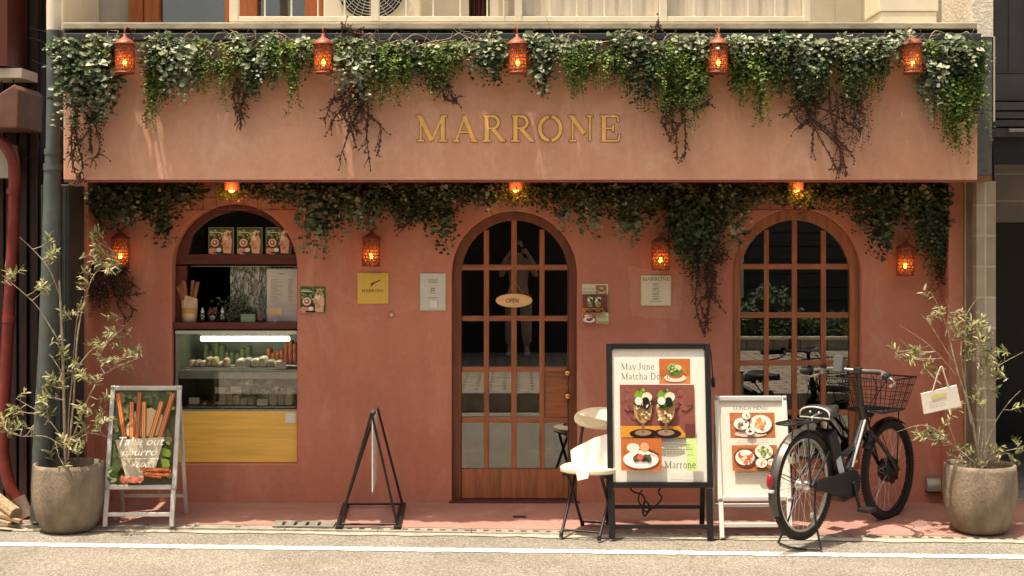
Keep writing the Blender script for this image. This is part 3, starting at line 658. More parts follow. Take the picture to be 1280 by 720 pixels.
q = MB(); q.box(ti0, tx1-.003, YT+.03, YT+.034, Wz(318), LWX[3]-.02); q.build('pane', GLASS, take)
q = MB(); q.box(tx0+.002, tx1-.002, .161, .162, LWX[2], Wz(412)); q = MB()
q.tube([(Wx(232), YT+.07, Wz(333.5)), (tx1-.004, YT+.07, Wz(333.5))], .004, 6); q.build('curtain_rod', SILVER, take)
# lace curtain
q = MB(); A = []; B = []
for i in range(41):
    x = Wx(281)+(Wx(371)-Wx(281))*i/40; y = YT+.09+.012*sin(i*1.1); A.append(Vector((x, y, Wz(402)))); B.append(Vector((x, y, Wz(333))))
q.quadstrip(A, B, 0, True); q.build('lace_curtain', MATS['lace'], take)
# interior shell behind the openings
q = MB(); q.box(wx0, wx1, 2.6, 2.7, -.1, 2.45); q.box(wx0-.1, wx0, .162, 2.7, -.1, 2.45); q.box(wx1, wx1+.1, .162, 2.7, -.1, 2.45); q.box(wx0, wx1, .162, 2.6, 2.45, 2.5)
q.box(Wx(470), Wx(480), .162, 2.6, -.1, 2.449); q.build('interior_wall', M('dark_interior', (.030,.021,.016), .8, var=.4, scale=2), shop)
q = MB(); q.box(wx0, wx1, .165, 2.6, -.15, -.02); q.build('interior_floor', M('interior_floor_wood', (.09,.045,.025), .6, var=.3, scale=2), shop)
# ---- the big letters
pos = [('M',520.5,559),('A',566,597),('R',603,631.5),('R',639,667.5),('O',672.5,703),('N',710.5,741.5),('E',750.5,775.5)]
lt = MB(); halo = MB()
zb_, zt_ = P(0,177,FY).z, P(0,144.5,FY).z; hh = zt_-zb_
for ch, a, b_ in pos:
    w, st = GL[ch]; q2, _ = serif_polys(ch); mn = min(p[0] for f_ in q2 for p in f_); mx_ = max(p[0] for f_ in q2 for p in f_)
    x0 = P(a,0,FY).x; x1 = P(b_,0,FY).x; sx_ = (x1-x0)/(mx_-mn)
    for i, f_ in enumerate(q2):
        poly = [(x0+(px-mn)*sx_, zb_+pz*hh) for px, pz in f_]
        lt.prism(poly, FY-.0075-(i % 11)*.0003, FY-.003)
        cxm = sum(p[0] for p in poly)/4; czm = sum(p[1] for p in poly)/4
        pl2 = []
        for px_, pz_ in poly:
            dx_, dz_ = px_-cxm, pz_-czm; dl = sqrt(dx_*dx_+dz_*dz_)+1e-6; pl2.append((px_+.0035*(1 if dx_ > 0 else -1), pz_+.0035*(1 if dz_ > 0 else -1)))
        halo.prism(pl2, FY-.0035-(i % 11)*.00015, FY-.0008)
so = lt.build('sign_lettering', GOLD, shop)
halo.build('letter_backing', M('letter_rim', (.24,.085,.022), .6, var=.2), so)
# ================================================================ neighbours
nb = thing('neighbour_house', 'dark timber boarded house beside the shop, with a red downpipe', 'house', (-3.9, -.2, 0))
q = MB(); q.box(-8, P(60,0,-.1).x-.05, -.1, 3, -.1, 6); q.build('wall', NDARK, nb)
q = MB(); x = -4.6; i = 0
while x < -3.30:
    w_ = random.choice((.05,.07,.10)); q.box(x, x+w_, -.1-.015-.04*random.random(), -.102, -.05, 6); x += w_+.022
q.build('board', M('dark_brown_board', (.03,.016,.010), .7, var=.5, scale=3, stretch=(9,9,.6)), nb)
q = MB(); q.box(-5, P(27,0,-.45).x, -.45, -.12, P(0,97,-.45).z, P(0,85,-.45).z); q.build('ledge', CREAM, nb)
q = MB(); q.prism([(P(-30,0,-.6).x, P(0,160,-.6).z), (P(22,0,-.6).x, P(0,160,-.6).z), (P(24,0,-.6).x, P(0,112,-.6).z), (P(18,0,-.6).x, P(0,105,-.6).z), (P(-30,0,-.6).x, P(0,135,-.6).z)], -.6, -.12)
q.build('eave_box', M('red_oxide_wood', (.14,.06,.04), .6, var=.3, scale=5), nb, bevel=.01)
q = MB(); q.box(-5, P(9,0,-.5).x, -.5, -.12, P(0,82,-.5).z, 6); q.build('shutter', M('red_shutter', (.09,.016,.01), .5, var=.2, scale=5), nb)
q = MB(); q.box(-5, P(12,0,-.3).x, -.3, -.11, P(0,222,-.3).z, P(0,180,-.3).z); q.build('pale_wall', BEIGE, nb)
dp = thing('red_downpipe', 'dark red drainpipe with collars against the dark boarded house', 'drainpipe', (P(10,0,-.45).x, -.45, -.05))
q = MB(); pts = catmull([P(-22,168,-.45), P(0,176,-.45), P(13,192,-.45), P(18,215,-.45), P(16,300,-.45), P(9,430,-.45), P(4,540,-.45), P(6,580,-.45), P(14,612,-.45), P(28,636,-.45)], 5)
q.tube(pts, .040, 12); q.build('pipe', REDP, dp)
for a_,b_ in (((11.5,394),(11,403)),((17,236),(16.8,243))): q = MB(); q.tube([P(*a_,-.45), P(*b_,-.45)], .046, 12); q.build('collar', REDP, dp)
q = MB(); q.tube([P(22,622,-.47), P(34,646,-.47)], [.05,.047], 12); q.build('pipe_shoe', M('grey_red_clay', (.26,.19,.15), .8, var=.3, scale=12), dp)
lg = thing('firewood_log', 'short split log end lying on the ground by the red downpipe', 'log', P(10,645,-.62))
q = MB(); q.tube([P(-14,616,-.45), P(20,643,-.66)], [.042,.045], 9, smooth=False); q.build('log_bark', M('log_wood', (.38,.26,.15), .9, var=.4, scale=14, stretch=(1,6,6), bump=.6), lg)
lg = thing('wood_scrap', 'thin pale wood scraps lying under the log by the downpipe', 'wood', P(4,655,-.7))
q = MB(); q.bar(P(-12,640,-.6), P(26,652,-.7), .03, .02); q.bar(P(-16,648,-.7), P(12,655,-.75), .035, .02); q.build('stick', M('log_wood', (.38,.26,.15)), lg)
cb = thing('power_cable', 'thin black cables sagging along the dark boarded wall', 'cable', P(25,100,-.3))
q = MB()
for pts in ([(5,0),(8,45),(16,95),(22,130),(30,160)], [(12,40),(14,90),(22,120)], [(27,150),(36,158),(48,175),(46,190),(30,200)], [(36,35),(46,37),(58,40)], [(36,48),(48,50),(58,56)], [(40,75),(50,80),(59,82)], [(0,55),(3,120)]):
    q.tube(catmull([P(a,b_,-.32) for a, b_ in pts], 5), .004, 5)
q.build('cable_strand', BLACKP, cb)
ins = thing('cable_clamp', 'pair of small white cable clamps on the dark boarded wall', 'clamp', P(30,135,-.33))
q = MB(); q.bar(P(22,128,-.33), P(28,138,-.33), .014, .02); q.bar(P(35,126,-.33), P(32,138,-.33), .014, .02); q.build('clamp_body', WHITEP, ins)
# big drainpipe and cladding strip beside the shop
gp = thing('drainpipe', 'thick grey green drainpipe with cream painted top beside the cafe', 'drainpipe', (P(55,0,-.62).x, -.62, -.05))
q = MB(); q.tube([P(67,38.5,-.62), P(67,120,-.62), P(66,188,-.62)], .045, 16); q.tube([P(66,204,-.62), P(64,300,-.62), P(60,440,-.62), P(53,560,-.62), P(50,648,-.62)], [.055,.057,.062,.062,.06], 16); q.build('pipe', PIPE, gp)
q = MB(); q.tube([P(67,-60,-.62), P(67,38,-.62)], .0452, 16); q.build('painted_top', CREAM, gp)
for a_,b_,r_ in (((66,186),(66,193),.054),((66,193),(66,205),.050),((66,205),(66,213),.0605),((51,634),(50.6,650),.067)): q = MB(); q.tube([P(*a_,-.62), P(*b_,-.62)], r_, 16); q.build('collar', PIPE, gp)
cl = thing('cladding_strip', 'dark green sheet metal cladding strip between drainpipe and cafe jamb', 'cladding', (P(80,0,-.45).x, -.45, 0))
q = MB(); q.box(P(60,0,-.5).x-.05, P(86.3,0,-.5).x, -.5, .3, -.1, ZS-.02); q.build('panel', PILD, cl, bevel=.01)
q = MB()
for px in (68,76,82): q.tube([P(px,232,-.5), P(px-1.5,640,-.5)], .006, 6)
q.build('seam', PILD, cl)
# side wall above (beige, carries on up)
nw = thing('corner_post', 'cream corner post of the upper storey above the drainpipe', 'post', (P(76,0,-.55).x, -.55, ZB))
q = MB(); q.box(P(72,0,-.5).x, P(80,0,-.5).x, -.5, .3, P(0,38,-.5).z, 5.6); q.build('post_body', CREAM, nw, bevel=.006)
# textured column with grey paint below, stone tile pier, brown plinth block
tcx = thing('textured_column', 'rough plaster column, cream above and grey painted below, at the end of the fascia', 'column', (P(1232,0,-.5).x, -.5, ZS))
RP = M('rough_cream_plaster', (.62,.56,.44), .85, var=.15, scale=20, bump=1.0, bscale=45)
RG = M('rough_grey_paint', (.085,.095,.085), .75, var=.2, scale=20, bump=.9, bscale=45)
q = MB(); q.box(P(1216,0,-.5).x, P(1241.5,0,-.5).x, -.5, .2, P(0,46,-.5).z, 5.6); q.build('cream_shaft', RP, tcx)
q = MB(); q.box(P(1216,0,-.5).x, P(1240,0,-.5).x, -.498, .2, P(0,219,-.5).z, P(0,46,-.5).z-.001); q.build('grey_shaft', RG, tcx)
q = MB(); q.box(P(1216,0,-.5).x, P(1240,0,-.5).x, -.502, .2, P(0,226,-.5).z, P(0,219.3,-.5).z); q.build('brown_block', M('brown_wood', (.16,.075,.03), .6, var=.3, scale=8), tcx)
q = MB(); q.box(P(1240.4,0,-.45).x, P(1242.6,0,-.45).x, -.47, .2, P(0,152,-.45).z, P(0,46,-.45).z); q.build('edge_flashing', CREAM, tcx)
pr = thing('tiled_pier', 'narrow pier of pale wood look tiles beside the dark garage', 'pier', (P(1230,0,-.35).x, -.35, 0))
q = MB(); q.box(P(1220.5,0,-.38).x, P(1245,0,-.38).x, -.38, .3, -.1, P(0,226.5,-.38).z); q.build('tile_facing', TILEB, pr, bevel=.004)
q = MB(); q.box(P(1214.8,0,-.3).x, P(1220.3,0,-.3).x, -.3, .3, -.1, P(0,227,-.3).z); q.build('recess_strip', M('grey_mortar', (.2,.17,.12), .9), pr)
ng = thing('garage_house', 'dark grey panelled house with black garage opening and brown tiles', 'house', (3.9, .2, 0))
GP = M('dark_grey_panel', (.045,.046,.042), .6, var=.15, scale=6)
q = MB(); X0 = P(1243,0,.1).x
q.box(X0, 8, .1, .3, P(0,92,.1).z, 6)
for px in (1262, 1282): q.box(P(px,0,.1).x-.008, P(px,0,.1).x+.008, .094, .0995, P(0,92,.1).z, 6)
q.box(X0, 8, .09, .0995, P(0,92,.1).z, P(0,89,.1).z)
q.build('wall', GP, ng)
q = MB(); q.box(X0, 8, .08, .3, P(0,126,.1).z, P(0,93,.1).z); q.build('lower_panel', GP, ng)
q = MB()
for i, (a, b_) in enumerate(((128,138),(140,148),(150,158),(160,171))): q.box(X0, 8, .02+.01*i, .3, P(0,b_,.05).z, P(0,a,.05).z)
q.build('shutter_box', M('dark_shutter', (.05,.046,.04), .5, var=.15, scale=6), ng)
q = MB(); q.box(P(1260,0,.0).x, P(1285,0,.0).x, -.03, .03, P(0,165,0).z, P(0,161,0).z); q.build('handle', SILVER, ng)
q = MB(); q.box(X0, 8, .12, .3, P(0,205,.1).z, P(0,172,.1).z); q.build('recess_panel', BLACKM, ng)
q = MB(); q.box(X0, 8, .1, .3, P(0,278,.1).z, P(0,205.5,.1).z); q.build('tiled_lintel', brickmat('brown_wood_tile', (.085,.06,.036), (.065,.045,.027), (.14,.11,.075), 1.0, bw=.6, rh=.19, msize=.006, rot=(radians(90),0,0)), ng)
q = MB(); q.box(X0-.1, 8, 3.2, 3.3, -.1, 3); q.box(7.9, 8, .3, 3.2, -.1, 3); q.box(X0-.1, X0, .31, 3.2, -.1, 3); q.box(X0, 8, .301, 3.2, P(0,278,.1).z+.02, P(0,278,.1).z+.1); q.build('garage_interior', BLACKM, ng)
# ================================================================ lanterns
def lantern(name, label, loc, group):
    t = thing(name, label, 'lantern', loc, 0, group)      # origin at the centre of the bottom ring; wall is behind at +y
    R, Hh = .058, .185
    q = MB()
    rows = 8
    for i in range(rows+1):
        z = Hh*i/rows; q.tube([(R*cos(a), R*sin(a), z) for a in [2*pi*j/16 for j in range(16)]], .0032 if 0 < i < rows else .006, 5, closed=True)
    for i in range(rows):
        for j in range(12):
            a = 2*pi*(j+(i % 2)*.5)/12; q.tube([(R*cos(a), R*sin(a), Hh*i/rows), (R*cos(a), R*sin(a), Hh*(i+1)/rows)], .0032, 4, caps=False)
    q.build('cage', COPPER, t, local=True)
    q = MB(); q.lathe([(.052,.004),(.052,Hh-.004)], n=16); q.build('amber_glass', AMBG, t, local=True)
    q = MB(); q.lathe([(.068,Hh-.004),(.066,Hh+.004),(.045,Hh+.022),(.020,Hh+.036),(.011,Hh+.046),(.011,Hh+.060),(.001,Hh+.064)], n=18)
    cap = q.build('cap', COPPER, t, local=True)
    q = MB(); q.lathe([(.001,.0),(.060,.0),(.060,.006),(.001,.006)], n=18); q.build('base_ring', COPPER, t, local=True)
    q = MB(); q.ball((0,0,.065), .013, 0, 8, 6, (1,1,1.5)); q.build('bulb', BULB, t, local=True)
    lp = bpy.data.lights.new('lantern_light', 'POINT'); lp.energy = .07; lp.color = (1.0,.45,.13); lp.shadow_soft_size = .02
    lo = bpy.data.objects.new('lantern_light', lp); COL.objects.link(lo); lo.parent = t; lo.location = (0, -.02, .09)
    return t, cap
UY = FY-.19
UX = [156, 404.5, 647.5, 897.5, 1141]
uln = ['first copper lantern on the fascia, between the big end garland and a pale leafy clump',
       'copper lantern on the fascia between the bright green trail and the tangled dry branches',
       'copper lantern on the fascia above the second R of MARRONE',
       'copper lantern with pale round eucalyptus leaves on both sides of its cap',
       'last copper lantern on the fascia, beside the garland end that trails over the grey column']
proto, cap = lantern('fascia_lantern', uln[0], P(UX[0], 91, UY), 'lanterns along the fascia')
q = MB(); z = .185+.058
q.tube(catmull([(0,0,z), (0,0,z+.03), (.004,.012,z+.045), (0,.05,z+.05), (0,.185,z+.045)], 5), .006, 7)
q.tube([(0,.185,z+.075), (0,.185,z-.0)], .012, 7); q.build('hook', COPPER, proto, local=True)
for i in range(1, 5): dup(proto, P(UX[i], 91, UY), uln[i]).rotation_euler = (random.uniform(-.03,.03), random.uniform(-.04,.04), random.uniform(-.4,.4)*.3)
LX = [(150.5,332), (463.5,332), (825.5,337), (1131.5,344)]
lln = ['copper wall lantern under the leaf mass behind the potted olive by the drainpipe',
       'copper wall lantern directly above the square gold plaque',
       'copper wall lantern with a tall loop, directly above the square hours notice',
       'copper wall lantern below dark leaves between the arched window and the recess end']
p2, _c = lantern('wall_lantern', lln[0], P(LX[0][0], LX[0][1], -.10), 'lanterns on the recessed wall')
q = MB(); q.box(-.030, .030, .062, .098, .01, .15); q.build('wall_plate', COPPER, p2, local=True, bevel=.004)
q = MB(); z = .185+.06
q.tube([(.022*cos(a), 0, z+.026+.03*sin(a)) for a in [2*pi*j/16 for j in range(16)]], .0055, 6, closed=True); q.build('loop', COPPER, p2, local=True)
for i in range(1, 4): dup(p2, P(LX[i][0], LX[i][1], -.10), lln[i]).rotation_euler = (0, random.uniform(-.03,.03), random.uniform(-.06,.06))
for i, (px, lb) in enumerate(((290,'small lit amber downlight under the soffit above the take-out arch'), (645,'small lit amber downlight under the soffit above the arched door'), (995,'small lit amber downlight under the soffit above the bicycle window'))):
    c_ = P(px, 238, -.22)
    if i == 0:
        dl = thing('downlight', lb, 'lamp', c_, 0, 'amber downlights under the soffit')
        q = MB(); q.lathe([(.001,.05),(.046,.05),(.050,.0),(.053,.0),(.053,.055)], n=18); q.box(-.055, .055, -.04, .04, .052, .078); q.build('housing', M('pink_metal', (.5,.18,.12), .5), dl, local=True)
        q = MB(); q.ball((0,-.012,.006), .022, 0, 10, 6); q.build('bulb', DOWN, dl, local=True)
        lp = bpy.data.lights.new('downlight_glow', 'POINT'); lp.energy = .5; lp.color = (1.0,.27,.035); lp.shadow_soft_size = .03
        lo = bpy.data.objects.new('downlight_glow', lp); COL.objects.link(lo); lo.parent = dl; lo.location = (0, -.10, -.03); d0 = dl
    else: dup(d0, c_, lb)
# ================================================================ hanging vines
def leaf(mb, p, dirv, nrm, ln, wd, fold=.25, mat=0):
    dv = Vector(dirv).normalized(); sd = dv.cross(nrm)
    if sd.length < 1e-4: sd = dv.orthogonal()
    sd.normalize(); n = sd.cross(dv).normalized()
    a = p; t = p+dv*ln - n*ln*.12
    m1 = p+dv*ln*.5-n*ln*.02
    R = [p+dv*ln*u+sd*wd*k+n*wd*fold*k*1.6-n*ln*.12*u*u for u, k in ((.14,.32),(.45,.5),(.78,.36))]; Lf = [p+dv*ln*u-sd*wd*k+n*wd*fold*k*1.6-n*ln*.12*u*u for u, k in ((.14,.32),(.45,.5),(.78,.36))]
    mb.add([a]+R+[t]+Lf[::-1]+[m1], [(0,1,2,8),(8,2,3,4),(0,8,6,7),(8,4,5,6)], mat, True)
def rv(s): return Vector((random.uniform(-s,s), random.uniform(-s,s), random.uniform(-s,s)))
TYPES = {  # leaf length, width, spacing along the strand, leaves per node, sideways spread
 'euc': (.049,.046,.026,2,1.2), 'small': (.024,.019,.0085,2,1.5), 'dark': (.050,.038,.025,2,1.2), 'vari': (.058,.036,.023,2,1.3), 'dry': (.026,.010,.012,2,.9), 'mid': (.036,.024,.014,2,1.4)}
LMAT = {'euc': EUC, 'small': SMALL, 'dark': DARKL, 'vari': VARI, 'dry': DRYL, 'mid': DARKL}
def strand(stem, lv, p0, length, typ, lean, out, sway=.25, r=.0022):
    """one hanging shoot: from p0 it bows outwards (-y), then hangs down with a wiggle; leaves in pairs along it."""
    ln, wd, st, k, spread = TYPES[typ]
    n = max(4, int(length/.045)); pts = []; ph = random.uniform(0, 6); f = random.uniform(1.2, 2.5)
    for i in range(n+1):
        t = i/n; o_ = out*(1-(1-min(1, t*2.2))**2)*(1-.35*t)
        pts.append(p0+Vector((lean*t*length+sway*.12*length*sin(ph+f*3*t), -o_+.012*sin(ph*2+5*t), -length*t+.02*sin(3*t))))
    stem.tube(pts, [r*(1-.6*i/n) for i in range(n+1)], 4, caps=False, smooth=True)
    s = random.uniform(0, st); acc = 0
    for i in range(n):
        a, b_ = pts[i], pts[i+1]; seg = (b_-a).length
        while s < acc+seg:
            p = a.lerp(b_, (s-acc)/seg); tn = (b_-a).normalized(); fr = min(1.0, s/length); ta = 1-.45*max(0, fr-.6)/.4
            for q_ in range(k):
                if random.random() < .12: continue
                an = random.uniform(0, 2*pi); sd = Vector((cos(an), -abs(sin(an))*.9-.1, random.uniform(-.3,.6)))
                dv = tn*random.uniform(.1,.8)+sd*spread
                nm = Vector((random.uniform(-.6,.6), -random.uniform(.2,1), random.uniform(.0,1.1)))
                sc = random.uniform(.65,1.2)*ta
                leaf(lv, p+rv(.004)+Vector((random.gauss(0,1)*ln*.55, -abs(random.gauss(0,1))*ln*.3, 0)), dv, nm, ln*sc, wd*sc)
            s += st*random.uniform(.6,1.4)
        acc += seg
def twig(mb, p, d, ln, r, depth, wob=.5, grav=.25, keep=0.0):
    pts = [p]; n = max(3, int(ln/.03)); dd = d.normalized()
    for i in range(n):
        dd = (dd+rv(wob*.5)+Vector((0,0,-grav*.2))).normalized(); q_ = pts[-1]+dd*ln/n
        if keep and q_.y > keep: q_.y = keep
        pts.append(q_)
    mb.tube(pts, [r*(1-.65*i/n) for i in range(n+1)], 5, caps=False)
    if depth:
        for i in range(1, n+1):
            if random.random() < .55: twig(mb, pts[i], dd+rv(.9), ln*random.uniform(.25,.5), r*.62, depth-1, wob, grav, keep)
    else:
        for i in range(1, n+1):
            if random.random() < .5: mb.ball(pts[i], r*1.7, 0, 5, 3)
def dead_branch(mb, a, e, keep):
    mid1 = a.lerp(e, .35)+rv(.05); mid2 = a.lerp(e, .7)+rv(.06); pts = catmull([a, mid1, mid2, e], 6)
    for p in pts: p.y = min(p.y, keep)
    n = len(pts); mb.tube(pts, [.0068*(1-.6*i/n) for i in range(n)], 6, caps=False)
    for i in range(3, n):
        if random.random() < .75:
            d = (pts[i]-pts[i-1]).normalized()+rv(1.0); twig(mb, pts[i], d, random.uniform(.035,.10), .0042, 0, .8, .1, keep)
        if random.random() < .8: mb.ball(pts[i]+rv(.006), random.uniform(.006,.0105), 0, 6, 4, (1,1,1.4))
VINES = []
def vine(label, group, cat, specs, base, yb, name='hanging_vine'):
    """specs: (type, px0, px1, py_top, [(px, py_bottom)...], strands, outward bow)"""
    t = thing(name, label, cat, base, 0, group)
    stems = MB(); pale = MB(); lvs = {}
    ex = [(sp[1], sp[2]) for sp in specs if sp[0] not in ('twig','bare','dry')]
    xa_, xb_ = min(e[0] for e in ex), max(e[1] for e in ex)
    if group == G1: specs = specs+[('mid', xa_, xb_, 54, [(xa_,95),(xa_*.6+xb_*.4,104),(xb_,93)], int((xb_-xa_)*.11), .17), ('small', xa_, xb_, 54, [(xa_,100),(xa_*.5+xb_*.5,110),(xb_,98)], int((xb_-xa_)*.10), .19), ('euc', xa_, xb_, 50, [(xa_,78),(xb_,82)], int((xb_-xa_)*.05), .21)]
    else: specs = specs+[('euc', xa_, xb_, 234, [(xa_,258),(xa_*.5+xb_*.5,272),(xb_,260)], int((xb_-xa_)*.13), .23), ('dark', xa_, xb_, 232, [(xa_,256),(xb_,258)], int((xb_-xa_)*.10), .18)]
    for sp in specs:
        typ, x0, x1, yt, prof, n, out = sp[:7]
        if typ == 'twig':      # dry branches: prof = target points
            for (tx, ty) in prof:
                for _ in range(n):
                    a = P(random.uniform(x0, x1), yt+random.uniform(-8, 8), yb-out*random.random()); e = P(tx+random.uniform(-9,9), ty+random.uniform(-8,8), yb-out*random.uniform(.2,1))
                    dead_branch(stems, a, e, yb-.012)
            continue
        if typ == 'bare':      # pale bare runners along the top
            for _ in range(max(2, int(n*.42))):
                xa = random.uniform(x0, x1); xe = min(max(xa+random.choice((-1,1))*random.uniform(25,80), x0-10), x1+10)
                pts = catmull([P(xa, yt+random.uniform(-8,10), yb-.02), P(xa*.6+xe*.4, yt+random.uniform(-14,8), yb-out), P(xa*.3+xe*.7, yt+random.uniform(-10,14), yb-out*.8), P(xe, yt+random.uniform(-14,10), yb-out*.4)], 5)
                pale.tube(pts, [.0042*(1-.6*i/len(pts)) for i in range(len(pts))], 5, caps=False)
                for i in range(3, len(pts), 4): twig(pale, pts[i], rv(1)+Vector((0,-.3,.4)), random.uniform(.04,.11), .0022, 0, .5, 0)
            continue
        lv = lvs.setdefault(typ, MB())
        for _ in range(n):
            px = random.uniform(x0, x1); k = 0
            while k < len(prof)-2 and prof[k+1][0] < px: k += 1
            (xa, ya), (xe, ye) = prof[k], prof[k+1]; yb_ = ya+(ye-ya)*max(0, min(1, (px-xa)/(xe-xa+1e-6)))
            yt_ = yt+random.uniform(-5, 10); ln = max(.06, (yb_-yt_)*.00517*random.choice((random.uniform(.35,.8), random.uniform(.8,1.0))))
            strand(stems, lv, P(px, yt_, yb-random.uniform(.0, .05)), ln, typ, random.uniform(-.12,.12), out*random.uniform(.3,1.1))
    if stems.v: stems.build('stem', TWIG, t)
    if pale.v: pale.build('bare_runner', TWIGL, t)
    for typ, lv in lvs.items(): lv.build('leaves', LMAT[typ], t, fixn=False)
    VINES.append(t); return t
G1 = 'garlands hanging on the fascia'; yb = FY-.015
def B(px, py): return P(px, py, FY-.1)
vine('big garland end with large variegated leaves and dry roots over the drainpipe', G1, 'garland', [
 ('vari', 78, 142, 58, [(66,170),(100,168),(150,150)], 16, .20), ('vari', 70, 110, 55, [(66,120),(112,120)], 8, .25), ('dark', 80, 150, 60, [(75,165),(150,165)], 12, .12), ('euc', 100, 150, 85, [(90,150),(155,155)], 4, .2),
 ('twig', 75, 135, 140, [(100,215),(115,205),(85,190),(120,185),(92,218)], 1, .1), ('dry', 92, 128, 135, [(90,215),(130,190)], 9, .08), ('bare', 80, 175, 52, 0, 9, .12), ('twig', 90, 150, 55, [(120,70),(140,80),(170,62)], 1, .1)], B(110,110), yb)
vine('garland of pale eucalyptus over dark green trails beside the first fascia lantern', G1, 'garland', [
 ('small', 182, 216, 62, [(180,120),(190,182),(200,150),(216,120)], 22, .13), ('mid', 190, 230, 62, [(185,130),(230,140)], 12, .14), ('euc', 214, 248, 55, [(212,120),(228,150),(248,120)], 15, .2),
 ('small', 246, 276, 74, [(244,110),(260,125),(276,112)], 22, .16), ('bare', 195, 310, 52, 0, 12, .13), ('small', 280, 298, 78, [(278,120),(290,165),(298,150)], 8, .14), ('twig', 295, 305, 95, [(302,150),(298,140)], 2, .08), ('vari',195,215,48,[(190,70),(220,70)],4,.16)], B(230,110), yb)
vine('garland with bright green trail hanging just before the second fascia lantern', G1, 'garland', [
 ('euc', 312, 348, 66, [(310,110),(325,128),(348,115)], 11, .17), ('mid', 306, 345, 62, [(305,110),(322,135),(345,120)], 13, .13), ('small', 338, 396, 55, [(336,100),(372,105),(396,90)], 36, .17), ('small', 362, 382, 62, [(360,135),(372,157),(384,130)], 12, .15),
 ('twig', 305, 320, 70, [(303,148)], 1, .08), ('bare', 300, 395, 52, 0, 11, .13), ('dark',300,330,56,[(298,85),(330,90)],5,.14)], B(348,100), yb)
vine('garland of mixed greens with tangled bare dry branches hanging under it', G1, 'garland', [
 ('euc', 422, 462, 62, [(420,110),(440,140),(462,125)], 16, .2), ('small', 455, 516, 56, [(452,120),(478,158),(505,125),(525,140)], 40, .18), ('mid', 470, 540, 62, [(468,120),(500,120),(540,125)], 20, .15), ('small', 536, 578, 60, [(534,110),(552,132),(578,90)], 30, .17),
 ('twig', 425, 455, 105, [(410,165),(420,195),(440,180),(465,190),(470,210),(455,165),(415,150),(445,150)], 1, .10), ('dry', 425, 450, 105, [(420,160),(450,175)], 7, .08), ('bare', 415, 590, 52, 0, 22, .15), ('twig', 540,560,90,[(563,120),(556,105)],2,.08), ('twig', 430, 455, 52, [(437,34),(450,46)], 1, .15)], B(490,100), yb)
vine('small garland of grey green round leaves just before the lantern above MARRONE', G1, 'garland', [
 ('euc', 588, 634, 58, [(585,95),(612,118),(636,95)], 16, .18), ('dark', 586, 634, 60, [(585,100),(610,122),(636,100)], 11, .15), ('bare', 582, 640, 50, 0, 9, .14), ('twig', 600, 625, 54, [(622,44)], 1, .12)], B(612,80), yb)
vine('short pale eucalyptus garland with a drooping tip above the letters O and N', G1, 'garland', [
 ('vari', 658, 696, 50, [(655,82),(700,92)], 11, .18), ('euc', 656, 702, 55, [(655,95),(672,132),(702,90)], 13, .15), ('mid', 665, 700, 66, [(655,125),(690,128),(702,95)], 9, .11), ('bare', 655, 710, 55, 0, 7, .13)], B(678,85), yb)
vine('wide bright green garland with a thorny dry tip after the end of MARRONE', G1, 'garland', [
 ('small', 702, 778, 66, [(700,110),(718,130),(735,120),(765,112),(778,128)], 55, .18), ('vari', 764, 800, 44, [(760,75),(800,85)], 10, .2), ('euc', 770, 800, 48, [(768,80),(800,90)], 7, .18), ('mid', 780, 822, 66, [(778,125),(805,150),(822,140)], 22, .15),
 ('small', 820, 880, 66, [(818,150),(836,156),(850,130),(866,178),(880,120)], 46, .17), ('dark', 835, 875, 90, [(830,140),(875,140)], 9, .12), ('twig', 828, 850, 120, [(835,170),(850,190),(878,125),(832,155)], 2, .08), ('bare', 700, 890, 52, 0, 24, .15), ('twig',815,822,55,[(821,38)],1,.13)], B(790,105), yb)
vine('garland of white green leaves with dark trails just after the eucalyptus capped lantern', G1, 'garland', [
 ('euc', 864, 886, 50, [(862,75),(888,82)], 10, .2), ('euc', 908, 928, 46, [(906,72),(930,70)], 8, .2), ('small', 912, 956, 66, [(910,130),(922,142),(935,125),(946,175),(956,150)], 34, .16), ('mid', 915, 975, 64, [(914,120),(975,130)], 22, .15), ('vari', 950, 985, 50, [(948,80),(988,85)], 10, .2), ('bare', 905, 985, 54, 0, 9, .13), ('small', 962, 990, 75, [(960,120),(990,130)], 14, .14)], B(930,90), yb)
vine('largest garland, eucalyptus above a long fan of bare dark branches', G1, 'garland', [
 ('vari', 984, 1110, 54, [(982,90),(1050,85),(1110,88)], 24, .22), ('euc', 1045, 1105, 54, [(1040,95),(1110,90)], 12, .22), ('mid', 985, 1100, 66, [(983,130),(1040,150),(1100,135)], 46, .16), ('small', 1000, 1105, 78, [(998,120),(1060,130),(1085,125),(1100,148),(1108,110)], 34, .15),
 ('twig', 985, 1075, 115, [(975,150),(1000,165),(1020,190),(1040,205),(1055,220),(1065,215),(1072,195),(1075,165),(1050,180)], 1, .10), ('dry', 1040, 1080, 115, [(1040,185),(1080,195)], 14, .1), ('dry', 965, 1035, 105, [(960,150),(1035,160)], 14, .08), ('bare', 985, 1110, 54, 0, 10, .13)], B(1045,120), yb)
vine('garland end trailing over the grey column past the last fascia lantern', G1, 'garland', [
 ('euc', 1140, 1172, 66, [(1138,120),(1155,160),(1172,130)], 17, .18), ('vari', 1160, 1222, 56, [(1158,95),(1225,100)], 17, .2), ('euc', 1112, 1134, 46, [(1110,75),(1136,72)], 8, .2), ('small', 1168, 1224, 84, [(1166,165),(1180,170),(1196,216),(1206,170),(1226,185)], 55, .16), ('mid', 1160, 1222, 72, [(1158,130),(1224,150)], 22, .15), ('bare', 1125, 1220, 52, 0, 10, .14)], B(1185,120), yb)
